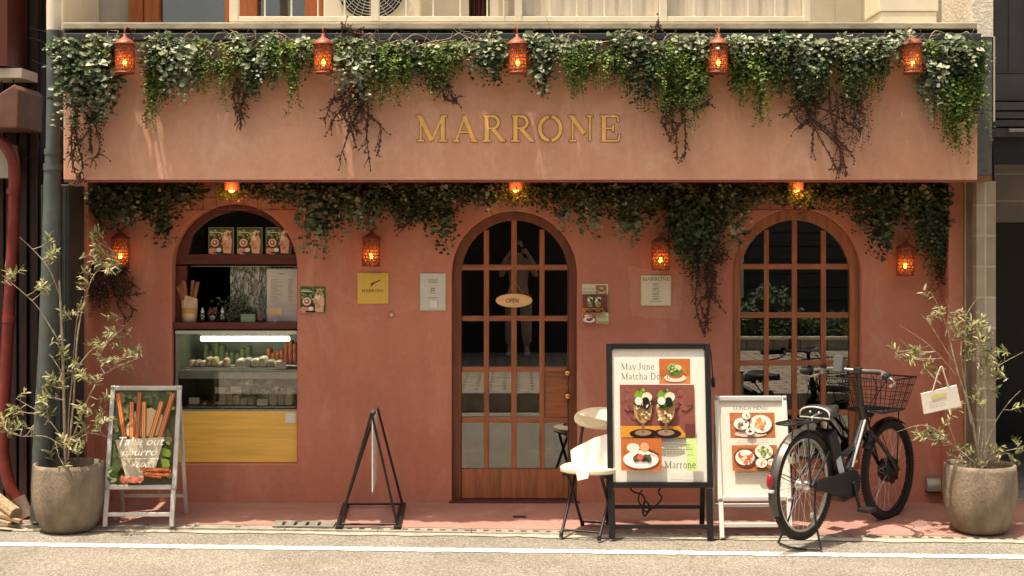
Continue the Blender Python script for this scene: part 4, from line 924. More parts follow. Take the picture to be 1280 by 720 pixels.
# ---- lower row, on the recessed wall in the shade
G2 = 'leafy garlands along the top of the recessed wall'; yb = -.02
def B2(px, py): return P(px, py, -.1)
vine('dark leaf mass in the recess corner with a brown fern below the wall lantern', G2, 'garland', [
 ('dark', 116, 258, 232, [(112,300),(150,300),(190,285),(205,320),(222,290),(258,250)], 52, .2), ('euc', 140, 175, 250, [(138,285),(175,290)], 12, .22), ('dark', 196, 212, 255, [(194,315),(214,325)], 5, .15), ('mid', 118, 250, 236, [(112,280),(250,255)], 26, .12),
 ('dry', 116, 160, 330, [(112,400),(130,410),(160,370)], 40, .14), ('twig', 130, 150, 350, [(168,365),(155,395)], 2, .06), ('bare', 130, 260, 240, 0, 9, .1)], B2(180,260), yb)
vine('garland with one long eucalyptus trail after the take-out arch', G2, 'garland', [
 ('euc', 334, 392, 234, [(330,255),(392,262)], 14, .18), ('euc', 380, 404, 240, [(378,330),(392,346),(406,325)], 10, .15), ('dark', 340, 430, 236, [(336,258),(400,270),(415,318),(430,270)], 24, .17), ('dark', 402, 420, 262, [(400,318),(420,322)], 4, .13), ('bare', 320, 430, 240, 0, 7, .1), ('small', 274, 312, 234, [(272,252),(312,250)], 22, .28), ('mid', 312, 345, 236, [(310,250),(345,258)], 8, .12), ('mid', 360, 430, 236, [(355,262),(430,268)], 16, .12)], B2(380,270), yb)
vine('garland with pale eucalyptus over the lantern above the gold plaque', G2, 'garland', [
 ('euc', 436, 486, 240, [(434,290),(452,300),(486,280)], 22, .2), ('dark', 425, 575, 235, [(424,268),(500,285),(545,285),(575,258)], 46, .17), ('mid', 485, 572, 240, [(484,290),(520,298),(572,280)], 28, .14), ('dark', 535, 568, 262, [(532,300),(556,330),(570,300)], 8, .14), ('twig', 470, 540, 245, [(520,275),(500,280),(530,262)], 2, .14), ('bare', 440, 575, 240, 0, 14, .16)], B2(500,265), yb)
vine('thin dark leaf garland across the head of the arched door', G2, 'garland', [
 ('dark', 574, 662, 234, [(572,262),(620,256),(640,262),(662,262)], 34, .2), ('mid', 576, 660, 234, [(574,258),(660,260)], 26, .18), ('bare', 580, 660, 240, 0, 6, .15), ('small', 630, 662, 232, [(630,256),(662,258)], 22, .28)], B2(620,245), yb)
vine('garland with three short eucalyptus tails between the door and the looped wall lantern', G2, 'garland', [
 ('dark', 658, 832, 234, [(656,270),(720,272),(780,280),(832,262)], 62, .2), ('euc', 722, 790, 245, [(720,275),(790,275)], 18, .2), ('euc', 697, 715, 258, [(695,290),(716,300)], 5, .15), ('euc', 724, 744, 262, [(722,300),(745,308)], 6, .14), ('euc', 770, 798, 268, [(768,305),(785,322),(800,295)], 8, .14), ('mid', 660, 830, 236, [(658,260),(830,262)], 40, .15), ('bare', 660, 830, 240, 0, 10, .14), ('dark', 812, 825, 262, [(810,282),(826,288)], 2, .12)], B2(745,260), yb)
vine('heavy dark vine that narrows to a thorny tip beside the square hours notice', G2, 'garland', [
 ('dark', 834, 900, 238, [(832,300),(862,352),(900,290)], 44, .2), ('mid', 838, 900, 240, [(836,320),(868,358),(900,320)], 44, .15), ('euc', 892, 946, 240, [(890,268),(946,268)], 13, .2), ('euc', 910, 930, 258, [(908,315),(918,324),(932,295)], 8, .14), ('dry', 862, 900, 300, [(860,370),(885,392),(902,340)], 20, .1), ('twig', 872, 892, 330, [(885,412),(880,395),(900,320),(895,385)], 2, .06), ('dark', 880, 950, 236, [(878,265),(950,262)], 24, .18), ('bare', 840, 945, 240, 0, 8, .12)], B2(880,290), yb)
vine('garland over the bicycle window that drops into the far corner of the recess', G2, 'garland', [
 ('dark', 945, 1176, 235, [(943,258),(1000,268),(1060,275),(1092,300),(1140,300),(1176,330)], 80, .2), ('mid', 950, 1170, 236, [(948,258),(1060,268),(1170,300)], 48, .15), ('dark', 1072, 1110, 270, [(1070,310),(1100,342),(1112,310)], 12, .14), ('euc', 1108, 1160, 258, [(1106,275),(1160,285)], 10, .2), ('mid', 1140, 1178, 262, [(1138,320),(1168,360),(1178,355)], 26, .12), ('dry', 1160, 1178, 330, [(1158,380),(1178,390)], 7, .08), ('bare', 960, 1170, 240, 0, 9, .12), ('small', 980, 1014, 232, [(980,260),(1014,262)], 24, .28)], B2(1070,270), yb)
# wire trellis the lower row is tied to
for (a, b_, lb) in ((118, 560, 'thin rusty wire trellis fixed between the recess corner and the door arch'), (725, 1165, 'thin rusty wire trellis fixed between the door arch and the recess end')):
    t = thing('wire_trellis', lb, 'trellis', P((a+b_)/2, 262, -.02), 0, 'wire trellises behind the lower garlands')
    q = MB()
    for py in (233, 247, 262): q.tube([P(a, py, -.018), P(b_, py, -.018)], .003, 5)
    x = a
    while x <= b_: q.tube([P(x, 228, -.014), P(x, 264, -.014)], .0025, 5); x += 17
    q.build('wire', COPPER, t)
# ================================================================ printed pictures
SKIN = [(214,160,122),(196,140,104),(226,178,142)]
def food_plate(s, cu, cv, r, cols, rim=(226,216,198), n=10, inner=.7, sy=.8):
    s.ell(cu+.06*r, cv-.1*r, r*1.04, r*sy*1.04, (88,48,28), 18); s.ell(cu, cv, r, r*sy, rim, 20); s.ell(cu, cv, r*.84, r*sy*.84, (238,230,212), 18)
    for _ in range(n*2):
        a = random.uniform(0, 6.3); k = random.uniform(0, inner)*r
        s.ell(cu+k*cos(a), cv+k*sin(a)*sy, r*random.uniform(.1,.24), r*random.uniform(.08,.18), random.choice(cols), 7, random.uniform(0,3), .3)
def parfait(s, cu, cv, w, h):
    s.ell(cu+.04*w, cv-h*.46, w*.62, h*.10, (38,22,18), 16)
    s.ell(cu, cv-h*.44, w*.36, h*.06, (150,120,96), 14); s.rect(cu-w*.06, cv-h*.44, cu+w*.06, cv-h*.2, (120,90,72))
    s.poly([(cu-w*.42,cv+h*.12),(cu-w*.34,cv-h*.12),(cu-w*.12,cv-h*.24),(cu+w*.12,cv-h*.24),(cu+w*.34,cv-h*.12),(cu+w*.42,cv+h*.12)], (176,140,96))
    s.speck(cu-w*.34, cv-h*.2, cu+w*.34, cv+h*.02, [(214,178,112),(150,96,52),(232,214,168),(110,128,56),(96,52,30)], 26, w*.04, w*.08)
    s.speck(cu-w*.42, cv+h*.02, cu+w*.42, cv+h*.24, [(64,92,38),(38,30,24),(232,222,190),(92,120,48),(30,24,22)], 22, w*.08, w*.15)
    s.ell(cu-w*.12, cv+h*.32, w*.24, h*.10, (126,158,56)); s.ell(cu+w*.18, cv+h*.28, w*.22, h*.10, (222,214,182)); s.ell(cu+w*.12, cv+h*.2, w*.16, h*.08, (28,30,24)); s.ell(cu-w*.18, cv+h*.2, w*.17, h*.08, (236,228,204))
    s.speck(cu-w*.2, cv+h*.36, cu+w*.2, cv+h*.48, [(70,104,40),(148,170,84),(120,84,40)], 9, w*.05, w*.09)
def matcha_design(s, W, H, ox=0, oy=0, small=False):
    """May.June sheet in a W x H area whose lower left corner is (ox, oy)."""
    R = lambda a,b,c,d,col: s.rect(ox+a*W, oy+b*H, ox+c*W, oy+d*H, col)
    R(.53,.755,.945,.975,(186,104,52)); R(.53,.755,.945,.82,(202,128,70)); 
    s.speck(ox+.54*W, oy+.76*H, ox+.94*W, oy+.96*H, [(178,98,50),(196,116,62)], 10, .02*W, .05*W)
    s.ell(ox+.74*W, oy+.805*H, .15*W, .035*H, (230,208,188), 18); s.ell(ox+.75*W, oy+.835*H, .10*W, .035*H, (178,92,40)); s.ell(ox+.745*W, oy+.865*H, .105*W, .045*H, (92,118,44), 14, 0, .12); s.ell(ox+.72*W, oy+.90*H, .085*W, .035*H, (148,168,92), 12, 0, .15); s.ell(ox+.78*W, oy+.895*H, .05*W, .026*H, (206,210,160)); s.speck(ox+.66*W, oy+.84*H, ox+.83*W, oy+.92*H, [(70,96,34),(176,186,120),(222,214,180)], 12, .012*W, .026*W)
    R(.0,.285,.99,.745,(134,78,66)); 
    s.speck(ox+.01*W, oy+.42*H, ox+.98*W, oy+.74*H, [(130,76,66),(140,84,70),(136,82,72),(126,72,62)], 40, .04*W, .10*W)
    s.poly([(ox,oy+.285*H),(ox+.9*W,oy+.285*H),(ox+.78*W,oy+.385*H),(ox,oy+.385*H)], (206,142,48)); R(.86,.285,.99,.4,(104,54,46))
    parfait(s, ox+.30*W, oy+.515*H, .31*W, .43*H); parfait(s, ox+.60*W, oy+.515*H, .31*W, .43*H)
    R(.0,.0,.535,.275,(184,104,50)); s.speck(ox+.01*W, oy+.01*H, ox+.52*W, oy+.26*H, [(176,98,46),(194,116,58)], 12, .03*W, .06*W)
    s.ell(ox+.27*W, oy+.085*H, .235*W, .078*H, (120,70,40), 22); s.ell(ox+.26*W, oy+.095*H, .235*W, .078*H, (228,222,212), 22); s.ell(ox+.26*W, oy+.10*H, .19*W, .06*H, (240,234,226), 20)
    s.ell(ox+.16*W, oy+.195*H, .085*W, .04*H, (226,216,196)); s.ell(ox+.31*W, oy+.20*H, .06*W, .042*H, (208,160,112)); s.speck(ox+.15*W, oy+.06*H, ox+.42*W, oy+.15*H, [(58,64,34),(84,92,46),(46,48,28)], 22, .025*W, .05*W); s.ell(ox+.25*W, oy+.115*H, .045*W, .028*H, (214,92,74), 8, .4)
    s.poly([(ox+.36*W,oy+.165*H),(ox+.5*W,oy+.13*H),(ox+.5*W,oy+.14*H),(ox+.37*W,oy+.18*H)], (70,40,28))
    R(.86,.0,1.0,.275,(196,220,138))
    green = (96,104,62)
    s.lines(ox+.56*W, ox+.9*W, oy+.235*H, 1, .02*H, (150,150,130), .006*H); s.lines(ox+.56*W, ox+.95*W, oy+.215*H, 2, .018*H, (120,128,90), .009*H); s.lines(ox+.56*W, ox+1.0*W, oy+.175*H, 2, .02*H, (120,128,90), .009*H); s.lines(ox+.56*W, ox+.9*W, oy+.138*H, 1, .02*H, (120,128,90), .009*H)
    s.text('May.June', ox+.01*W, oy+.87*H, .058*H, green, .44*W, 'l', 'serif')
    s.text('Matcha Dolce', ox+.01*W, oy+.785*H, .058*H, green, .65*W, 'l', 'serif')
    s.text('Marrone', ox+.565*W, oy+.018*H, .062*H, (76,84,46), .41*W, 'l', 'serif')
def churro_photo(s, W, H, ox=0, oy=0):
    """square print with green leaves, a dark round cup and a hand holding a wrapped snack."""
    s.rect(ox, oy, ox+W, oy+H, (86,112,50)); s.speck(ox, oy, ox+W, oy+H, [(64,92,36),(126,150,72),(176,186,120),(48,70,30),(150,160,100),(216,214,170)], 70, .03*W, .08*W)
    s.rect(ox+.05*W, oy+.80*H, ox+.5*W, oy+.83*H, (236,232,214)); s.rect(ox+.05*W, oy+.86*H, ox+.38*W, oy+.88*H, (226,222,200))
    s.ell(ox+.24*W, oy+.10*H, .24*W, .14*H, SKIN[0], 14); s.ell(ox+.28*W, oy+.40*H, .22*W, .21*H, (112,44,34), 18); s.ell(ox+.27*W, oy+.42*H, .17*W, .16*H, (232,208,178), 16); s.ell(ox+.27*W, oy+.42*H, .11*W, .10*H, (168,92,60), 14); s.ell(ox+.26*W, oy+.43*H, .05*W, .05*H, (238,222,196))
    s.poly([(ox+.62*W,oy+.02*H),(ox+.92*W,oy),(ox+.97*W,oy+.5*H),(ox+.86*W,oy+.84*H),(ox+.7*W,oy+.88*H),(ox+.56*W,oy+.6*H)], SKIN[2])
    for k in range(4): s.ell(ox+(.6+.05*k)*W, oy+(.42-.07*k)*H, .10*W, .045*H, SKIN[k % 2], 10, .5)
    s.poly([(ox+.6*W,oy+.55*H),(ox+.76*W,oy+.5*H),(ox+.9*W,oy+.85*H),(ox+.72*W,oy+.92*H)], (238,226,200)); s.speck(ox+.62*W, oy+.62*H, ox+.9*W, oy+.9*H, [(150,170,80),(196,120,60),(170,90,50),(240,230,205)], 16, .03*W, .06*W)
    s.rect(ox+.22*W, oy+.0*H, ox+.6*W, oy+.05*H, (30,24,20)); s.ell(ox+.44*W, oy+.14*H, .10*W, .08*H, (240,236,226))
# ================================================================ notices on the wall
def wallsheet(x0, y0, x1, y1, off=-.012):
    a = Vector((Wx(x0), off, Wz(y1))); return a, Wx(x1)-Wx(x0), Wz(y0)-Wz(y1)
def board(t, x0, y0, x1, y1, m, th=.010, name='backing_board'):
    q = MB(); q.box(Wx(x0), Wx(x1), -.0015-th, -.0015, Wz(y1), Wz(y0)); return q.build(name, m, t, bevel=.0015)
# gold plaque
t = thing('brass_plaque', 'square polished gold plaque reading MARRONE with a little twig emblem', 'plaque', (Wx(466), -.01, Wz(379)))
board(t, 447, 341, 485.5, 379.5, M('brushed_brass', (.90,.56,.11), .3, metal=.3, var=.06, scale=2, stretch=(60,1,1), bump=.03, bscale=30), .008, 'brass_plate')
o_, w_, h_ = wallsheet(447, 341, 485.5, 379.5, -.0105); s = Sheet(o_, (1,0,0), (0,0,1))
s.text('MARRONE', w_/2, h_*.37, h_*.10, (70,44,18), w_*.72, 'c', 'serif')
s.poly([(w_*.43,h_*.62),(w_*.49,h_*.60),(w_*.52,h_*.64),(w_*.74,h_*.75),(w_*.75,h_*.77),(w_*.72,h_*.775),(w_*.5,h_*.675),(w_*.44,h_*.665)], (60,34,14)); s.poly([(w_*.44,h_*.56),(w_*.47,h_*.56),(w_*.5,h_*.61),(w_*.46,h_*.61)], (60,34,14))
s.build('engraving', PAPER, t)
# pale notice beside the door
t = thing('shop_notice', 'pale grey notice sheet with small print and a blank white square, beside the arched door', 'notice', (Wx(541), -.01, Wz(388)))
board(t, 524.5, 341, 557.5, 388.5, M('notice_backing', (.5,.36,.2), .6), .004)
o_, w_, h_ = wallsheet(525.5, 342, 556.8, 387.6, -.0065); s = Sheet(o_, (1,0,0), (0,0,1))
s.rect(0, 0, w_, h_, (206,204,184)); s.lines(w_*.2, w_*.8, h_*.84, 3, .011, (120,116,104), .0035, True); s.lines(w_*.35, w_*.65, h_*.58, 2, .014, (84,80,72), .006, True); s.lines(w_*.3, w_*.7, h_*.46, 1, .01, (130,126,114), .003, True); s.lines(w_*.25, w_*.75, h_*.34, 1, .01, (130,126,114), .003, True); s.rect(w_*.38, h_*.05, w_*.66, h_*.27, (224,222,208))
s.build('printed_sheet', PAPER, t)
# hours notice
t = thing('hours_notice', 'square cream hours notice headed MARRONE under the looped lantern', 'notice', (Wx(819), -.01, Wz(382)))
board(t, 800.5, 343.5, 839, 382.5, M('notice_frame', (.62,.44,.2), .5), .010)
o_, w_, h_ = wallsheet(801.5, 344.5, 838, 381.5, -.0125); s = Sheet(o_, (1,0,0), (0,0,1))
s.rect(0, 0, w_, h_, (226,212,176)); s.text('MARRONE', w_/2, h_*.83, h_*.12, (84,66,40), w_*.94, 'c', 'serif')
for k in range(4): s.lines(w_*.36, w_*.62, h_*(.70-.165*k), 1, .01, (130,108,76), .006, True); s.lines(w_*.28, w_*.72, h_*(.62-.165*k), 1, .01, (156,136,100), .004, True)
s.build('printed_sheet', PAPER, t)
# dessert flyer on the wall (small copy of the big poster)
t = thing('dessert_flyer', 'small matcha dessert flyer taped to the wall beside the door frame', 'flyer', (Wx(744), -.01, Wz(404)))
o_, w_, h_ = wallsheet(727.5, 355, 760, 404, -.003); s = Sheet(o_, (1,0,0), (0,0,1))
s.rect(0, 0, w_, h_, (220,212,178)); matcha_design(s, w_*.99, h_*.99, w_*.005, h_*.005)
s.build('printed_sheet', LAMIN, t)
# photo card by the take-out window
t = thing('photo_card', 'square photo card of a cup and a wrapped snack taped beside the take-out arch', 'card', (Wx(391), -.01, Wz(390)))
o_, w_, h_ = wallsheet(375.5, 358, 407, 390, -.003); s = Sheet(o_, (1,0,0), (0,0,1)); churro_photo(s, w_, h_); s.build('printed_sheet', LAMIN, t)
# little wall button, vent hood, floor slot
t = thing('wall_button', 'tiny pale round door bell on the wall below the gold plaque', 'door bell', (Wx(490), -.005, Wz(393)))
q = MB(); q.lathe([(.001,-.020),(.008,-.019),(.014,-.012),(.018,-.002)], (Wx(489.5), 0, Wz(393.5)), 14, axis='y'); q.build('button', M('pale_brass', (.75,.55,.35), .3, metal=.4), t)
q = MB(); q.lathe([(.018,-.006),(.025,-.005),(.025,-.001)], (Wx(489.5), 0, Wz(393.5)), 14, axis='y'); q.build('mounting_plate', WALL, t)
t = thing('vent_hood', 'small curved steel vent hood low on the wall between bicycle and pot', 'vent', (Wx(1164), 0, Wz(615)))
q = MB(); pr_ = [(-.002,Wz(594))]+[(-.075*sin(a), Wz(594)-.10*(1-cos(a))*1.0) for a in [pi*.5*i/8 for i in range(1, 9)]]
A = [Vector((Wx(1156), y, z)) for y, z in pr_]; B_ = [Vector((Wx(1173), y, z)) for y, z in pr_]
q.quadstrip(A, B_, 0, True); q.add(A+[Vector((Wx(1156), -.002, Wz(612)))], [tuple(range(len(A)+1))]); q.add(B_+[Vector((Wx(1173), -.002, Wz(612)))], [tuple(range(len(A)+1))]); q.build('hood', M('dull_steel', (.36,.33,.27), .4, metal=.7, var=.1), t)
q = MB(); q.box(Wx(1156.5), Wx(1172.5), -.05, -.002, Wz(614.5), Wz(611)); q.build('opening', BLACKM, t)
t = thing('floor_drain', 'small dark slot in the pink pavement in front of the door', 'drain', (P(649,643,-.42).x, -.42, -.02))
q = MB(); q.box(P(641,0,-.43).x, P(657,0,-.43).x, -.45, -.41, -.03, -.0185); q.build('slot', BLACKM, t)
# OPEN sign on the door
t = thing('open_sign', 'oval wooden sign reading OPEN hung by a cord on the arched door', 'sign', (Wx(642.5), YD, Wz(376)))
ov = [(Wx(642.5)+.128*cos(a), Wz(376)+.048*sin(a)) for a in [2*pi*i/36 for i in range(36)]]
q = MB(); q.prism(ov, YD-.004, YD+.012); q.build('sign_board', M('pale_wood', (.80,.47,.19), .5, var=.14, scale=4, stretch=(1,8,8)), t, bevel=.003)
ov2 = [(Wx(642.5)+.121*cos(a), Wz(376)+.042*sin(a)) for a in [2*pi*i/36 for i in range(36)]]
s = Sheet((Wx(642.5), YD-.006, Wz(376)), (1,0,0), (0,0,1)); s.text('OPEN', -.010, -.016, .030, (74,34,14), .09, 'c', 'sans', .25); s.build('lettering', PAPER, t)
q = MB(); nl = Vector((Wx(643), YD+.005, Wz(352))); q.tube([nl, Vector((Wx(635), YD-.002, Wz(368)))], .0018, 5); q.tube([nl, Vector((Wx(655), YD-.002, Wz(369)))], .0018, 5); q.build('cord', M('hemp_cord', (.35,.2,.1), .9), t)
q = MB(); q.ball(nl+Vector((0,-.004,0)), .006); q.build('nail', BRASS, t)
# ================================================================ take-out window: posters, counter things, showcase
q0 = None
for i, (a, lb) in enumerate(((256.5,'photo poster in the arch glass nearest to the dark jamb, first of three'),(292.5,'photo poster in the arch glass between the other two'),(329,'photo poster in the arch glass nearest to the wall photo card, last of three'))):
    if i == 0:
        q0 = thing('photo_poster', lb, 'poster', (Wx(a), YT+.02, Wz(317)), 0, 'photo posters in the take-out arch'); s = Sheet((Wx(a), YT+.02, Wz(317)), (1,0,0), (0,0,1)); churro_photo(s, .172, .18); s.build('printed_sheet', LAMIN, q0)
        q = MB(); q.box(Wx(a)-.002, Wx(a)+.174, YT+.0205, YT+.0245, Wz(317)-.002, Wz(317)+.182); q.build('card_backing', WHITEP, q0)
    else: dup(q0, (Wx(a), YT+.02, Wz(317)), lb)
t = thing('menu_sheet', 'white price list sheet standing in the take-out window before the lace curtain', 'menu', (Wx(348), YT+.05, Wz(391)))
s = Sheet((Wx(329), YT+.05, Wz(391.5)), (1,0,0), (0,0,1)); w_, h_ = Wx(367)-Wx(329), Wz(336.5)-Wz(391.5)
s.rect(0, 0, w_, h_, (214,208,190)); s.lines(w_*.22, w_*.75, h_*.87, 1, .01, (90,84,74), .006, True)
for k in range(11): s.lines(w_*.13, w_*.55, h_*(.74-.048*k), 1, .01, (130,124,112), .0035); s.lines(w_*.72, w_*.9, h_*(.74-.048*k), 1, .01, (130,124,112), .0035)
s.build('printed_sheet', PAPER, t)
q = MB(); q.box(Wx(329), Wx(367), YT+.0505, YT+.054, Wz(403), Wz(336.5)); q.build('stand_board', WHITEP, t)
ZC = Wz(403.5)
# cup of churros
t = thing('churro_cup', 'cream paper cup of churro sticks on the take-out counter', 'cup', (Wx(233), YT+.0, ZC))
q = MB(); c_ = (Wx(233), YT+.0, ZC); q.lathe([(.001,0),(.052,.001),(.057,.155),(.054,.155),(.050,.004)], c_, 20); q.build('cup', M('cream_paper', (.66,.54,.34), .7), t)
q = MB(); q.lathe([(.0547,.06),(.0562,.10)], c_, 20); q.build('printed_band', M('ochre_print', (.55,.32,.08), .6), t)
q = MB(); q.add([Vector(c_)+Vector(p_) for p_ in ((-.03,-.058,.12),(.05,-.05,.10),(.062,-.04,.165),(-.02,-.058,.19))], [(0,1,2,3)]); q.build('paper_tag', M('kraft_tag', (.62,.44,.24), .8), t)
for dx, dz, sl in ((-.05,.22,-.55),(-.025,.26,-.2),(.012,.26,.12),(.035,.25,.35),(-.04,.24,-.4)):
    q = MB(); a_ = Vector(c_)+Vector((dx*.5, random.uniform(-.02,.02), .08)); b_ = Vector(c_)+Vector((dx+sl*.06, random.uniform(-.03,.03), dz+.03))
    for k in range(5): 
        an = 2*pi*k/5; of = Vector((.007*cos(an), .007*sin(an), 0)); q.tube([a_+of, b_+of], .007, 6)
    q.build('churro_stick', M('churro', (.36,.16,.06), .8, var=.3, scale=30), t)
for i, (px, lb) in enumerate(((250,'small white capped bottle on the counter nearest to the churro cup'), (275,'small white capped bottle on the counter nearest to the lace curtain'))):
    c_ = (Wx(px), YT-.02, ZC)
    if i == 0:
        bt = thing('pump_bottle', lb, 'bottle', c_, 0, 'small bottles on the take-out counter')
        q = MB(); q.lathe([(.001,0),(.020,.001),(.021,.045),(.012,.062),(.009,.066)], c_, 14); q.build('bottle_body', glassmat('bottle_glass', (.8,.8,.7), .1), bt)
        q = MB(); q.lathe([(.011,.064),(.011,.080),(.006,.084),(.006,.098),(.001,.1)], c_, 12); q.build('cap', WHITEP, bt)
        q = MB(); q.lathe([(.001,.004),(.018,.004),(.018,.03),(.001,.03)], c_, 12); q.build('syrup', M('syrup', (.4,.26,.1), .3), bt)
    else: dup(bt, c_, lb)
t = thing('jar_cluster', 'dark jar of dried flowers between the two small bottles', 'jar', (Wx(262), YT, ZC))
c_ = (Wx(262), YT+.0, ZC); q = MB(); q.lathe([(.001,0),(.034,.001),(.036,.04),(.028,.05)], c_, 16); q.build('jar_body', glassmat('jar_glass', (.55,.45,.35), .1), t)
q = MB()
for _ in range(60): leaf(q, Vector(c_)+Vector((random.uniform(-.03,.03), random.uniform(-.02,.02), .04+random.uniform(0,.05))), rv(1)+Vector((0,0,.7)), Vector((0,-1,.3)), .022, .012)
q.build('flowers', leafmat('dried_flower', [(0,(.16,.05,.03)),(.6,(.3,.16,.08)),(1,(.5,.42,.28))]), t, fixn=False)
t = thing('counter_plant', 'small green leafy plant on the counter in front of the lace curtain', 'plant', (Wx(290), YT+.03, ZC))
q = MB()
for _ in range(260):
    p_ = Vector((Wx(random.gauss(290,11)), YT+.03+random.uniform(-.03,.03), ZC+.01+abs(random.gauss(0,.07)))); leaf(q, p_, rv(1)+Vector((0,-.3,.5)), Vector((0,-1,.5)), .026, .015)
q.build('leaves', DARKL, t, fixn=False)
q = MB(); q.box(Wx(278), Wx(306), YT+.02, YT+.07, ZC, ZC+.03); q.build('trough', DARKW, t, bevel=.003)
t = thing('soap_box', 'small pale green box on the take-out counter under the lace curtain', 'box', (Wx(308), YT-.02, ZC))
q = MB(); q.box(Wx(299), Wx(316.5), YT-.045, YT+.01, ZC+.001, ZC+.045); q.build('carton', M('pale_green_card', (.24,.32,.19), .6, var=.1), t, bevel=.003)
q = MB(); q.box(Wx(298.6), Wx(316.9), YT-.047, YT+.012, ZC+.046, ZC+.056); q.build('lid', M('pale_green_card', (.24,.32,.19)), t, bevel=.002)
t = thing('figurine', 'little round brown figure on the counter beside the pale green box', 'figurine', (Wx(323), YT-.02, ZC))
q = MB(); q.ball((Wx(323.5), YT-.02, ZC+.018), .018); q.ball((Wx(323.5), YT-.02, ZC+.042), .013); q.build('figure_body', M('brown_glaze', (.22,.09,.045), .3), t)
t = thing('price_tag', 'small tan tag on a clip standing before the white price list', 'tag', (Wx(342), YT-.03, ZC))
q = MB(); q.box(Wx(333.5), Wx(350), YT-.032, YT-.029, Wz(393.5), Wz(386)); q.build('card', M('tan_card', (.62,.42,.18), .7), t)
q = MB(); q.tube([(Wx(342), YT-.028, ZC), (Wx(342), YT-.028, Wz(390))], .0025, 5); q.lathe([(.001,0),(.014,.001),(.012,.006),(.001,.007)], (Wx(342), YT-.028, ZC), 10); q.build('clip', SILVER, t)
# refrigerated showcase standing in the lower half of the arch
sx0, sx1 = Wx(217.5), Wx(371)-.004; sz0 = Wz(580)+.003; YS = .012
t = thing('pastry_showcase', 'glass fronted pastry showcase with lit tube and yellow wood base in the take-out arch', 'showcase', ((sx0+sx1)/2, YS, sz0))
YWD = M('yellow_veneer', (.86,.52,.09), .4, var=.16, scale=2.6, stretch=(.7,6,9), coat=.25)
q = MB(); q.box(sx0, sx1, YS+.03, YS+.62, sz0, Wz(515)); q.build('base_cabinet', YWD, t, bevel=.004)
q = MB(); q.box(sx0, sx1, YS+.02, YS+.62, Wz(418), Wz(413.5)); q.build('top', M('case_cream', (.62,.58,.46), .45), t, bevel=.003)
q = MB(); q.box(sx0, sx0+.02, YS+.03, YS+.62, Wz(515)+.001, Wz(418)-.001); q.box(sx0+.021, sx1, YS+.58, YS+.62, Wz(515)+.001, Wz(418)-.001)
q.build('cabinet_lining', M('case_lining', (.22,.23,.17), .35, var=.3, scale=5), t)
q = MB(); q.box(sx0+.022, sx1-.001, YS+.07, YS+.50, Wz(474.5), Wz(473)); q.build('shelf_glass', CASEG, t)
q = MB(); q.box(sx0+.004, sx1-.001, YS+.05, YS+.069, Wz(474.5), Wz(463.5)); q.build('shelf', M('shelf_white', (.60,.58,.48), .4), t, bevel=.002)
q = MB(); q.box(sx0+.022, sx1-.001, YS+.05, YS+.56, Wz(514.5), Wz(513)); q.build('shelf', M('shelf_white', (.60,.58,.48)), t)
q = MB(); q.box(sx0+.004, sx1-.001, YS+.033, YS+.038, Wz(513.5), Wz(419)); q.build('pane', CASEG, t)
q = MB(); q.tube([(Wx(246), YS+.12, Wz(425)), (Wx(358), YS+.12, Wz(425))], .017, 12); q.build('lamp_tube', TUBE, t)
q = MB(); q.box(Wx(243), Wx(361), YS+.10, YS+.16, Wz(419.5), Wz(418.1)); q.build('lamp_holder', WHITEP, t)
q = MB(); q.box(Wx(355.5), Wx(368.5), YS+.0275, YS+.0295, Wz(529.5), Wz(517)); q.build('label_sticker', WHITEP, t)
q = MB(); q.tube([(sx0+.004, YS+.036, Wz(513.6)), (sx1-.002, YS+.036, Wz(513.6))], .004, 6); q.build('bottom_rail', SILVER, t)
CAKE = [M('cake_crumb', (.50,.36,.20), .9, var=.3, scale=40, bump=.5), M('pale_cream_cake', (.62,.53,.38), .8, var=.2, scale=30, bump=.3), M('green_sweet', (.085,.105,.04), .8, var=.3, scale=30), M('red_sweet', (.32,.09,.035), .6, var=.4, scale=40, bump=.5), M('grey_wrap', (.36,.34,.28), .35, var=.2, scale=20)]
def food_tray(lb, x0, x1, pz, yy, kinds, n, hgt):
    t_ = thing('pastry_tray', lb, 'tray', (Wx((x0+x1)/2), yy, Wz(pz)))
    q_ = MB(); q_.box(Wx(x0), Wx(x1), yy-.075, yy+.075, Wz(pz)+.001, Wz(pz)+.012); q_.build('tray', M('tray_metal', (.5,.47,.4), .3, metal=.5), t_, bevel=.003)
    for j in range(n):
        q_ = MB(); xx = Wx(x0+4+(x1-x0-8)*(j+.5)/n); hw = (Wx(x1)-Wx(x0))/n*.44
        q_.box(xx-hw, xx+hw, yy-.06+random.uniform(-.008,.008), yy+.055, Wz(pz)+.013, Wz(pz)+.013+hgt*random.uniform(.55,1.15)); q_.build('pastry', CAKE[kinds[j % len(kinds)]], t_, bevel=.02, seg=4)
    return t_
food_tray('upper tray of nutty slices in the showcase, beside the glass edge', 226, 285, 463.5, YS+.16, (0,0,1), 7, .07)
food_tray('upper tray of pale cream slices in the showcase, under the lamp end', 287, 352, 463.5, YS+.16, (1,4,1), 6, .07)
food_tray('rear tray of green sweets at the back of the upper shelf', 236, 305, 463.5, YS+.38, (2,), 9, .15)
food_tray('rear tray of red brown pastries at the back of the upper shelf', 318, 366, 463.5, YS+.38, (3,), 7, .15)
food_tray('lower tray of small dark cakes behind the oval tag', 233, 264, 512, YS+.14, (0,3), 4, .05)
food_tray('lower tray of long pale rolls in the middle of the showcase', 266, 318, 512, YS+.14, (1,0,1), 5, .085)
food_tray('lower tray of wrapped grey rolls at the wall end of the showcase', 320, 367, 512, YS+.14, (4,1), 4, .09)
food_tray('rear tray of dark green cakes at the back of the lower shelf', 280, 360, 512, YS+.40, (2,4), 8, .14)
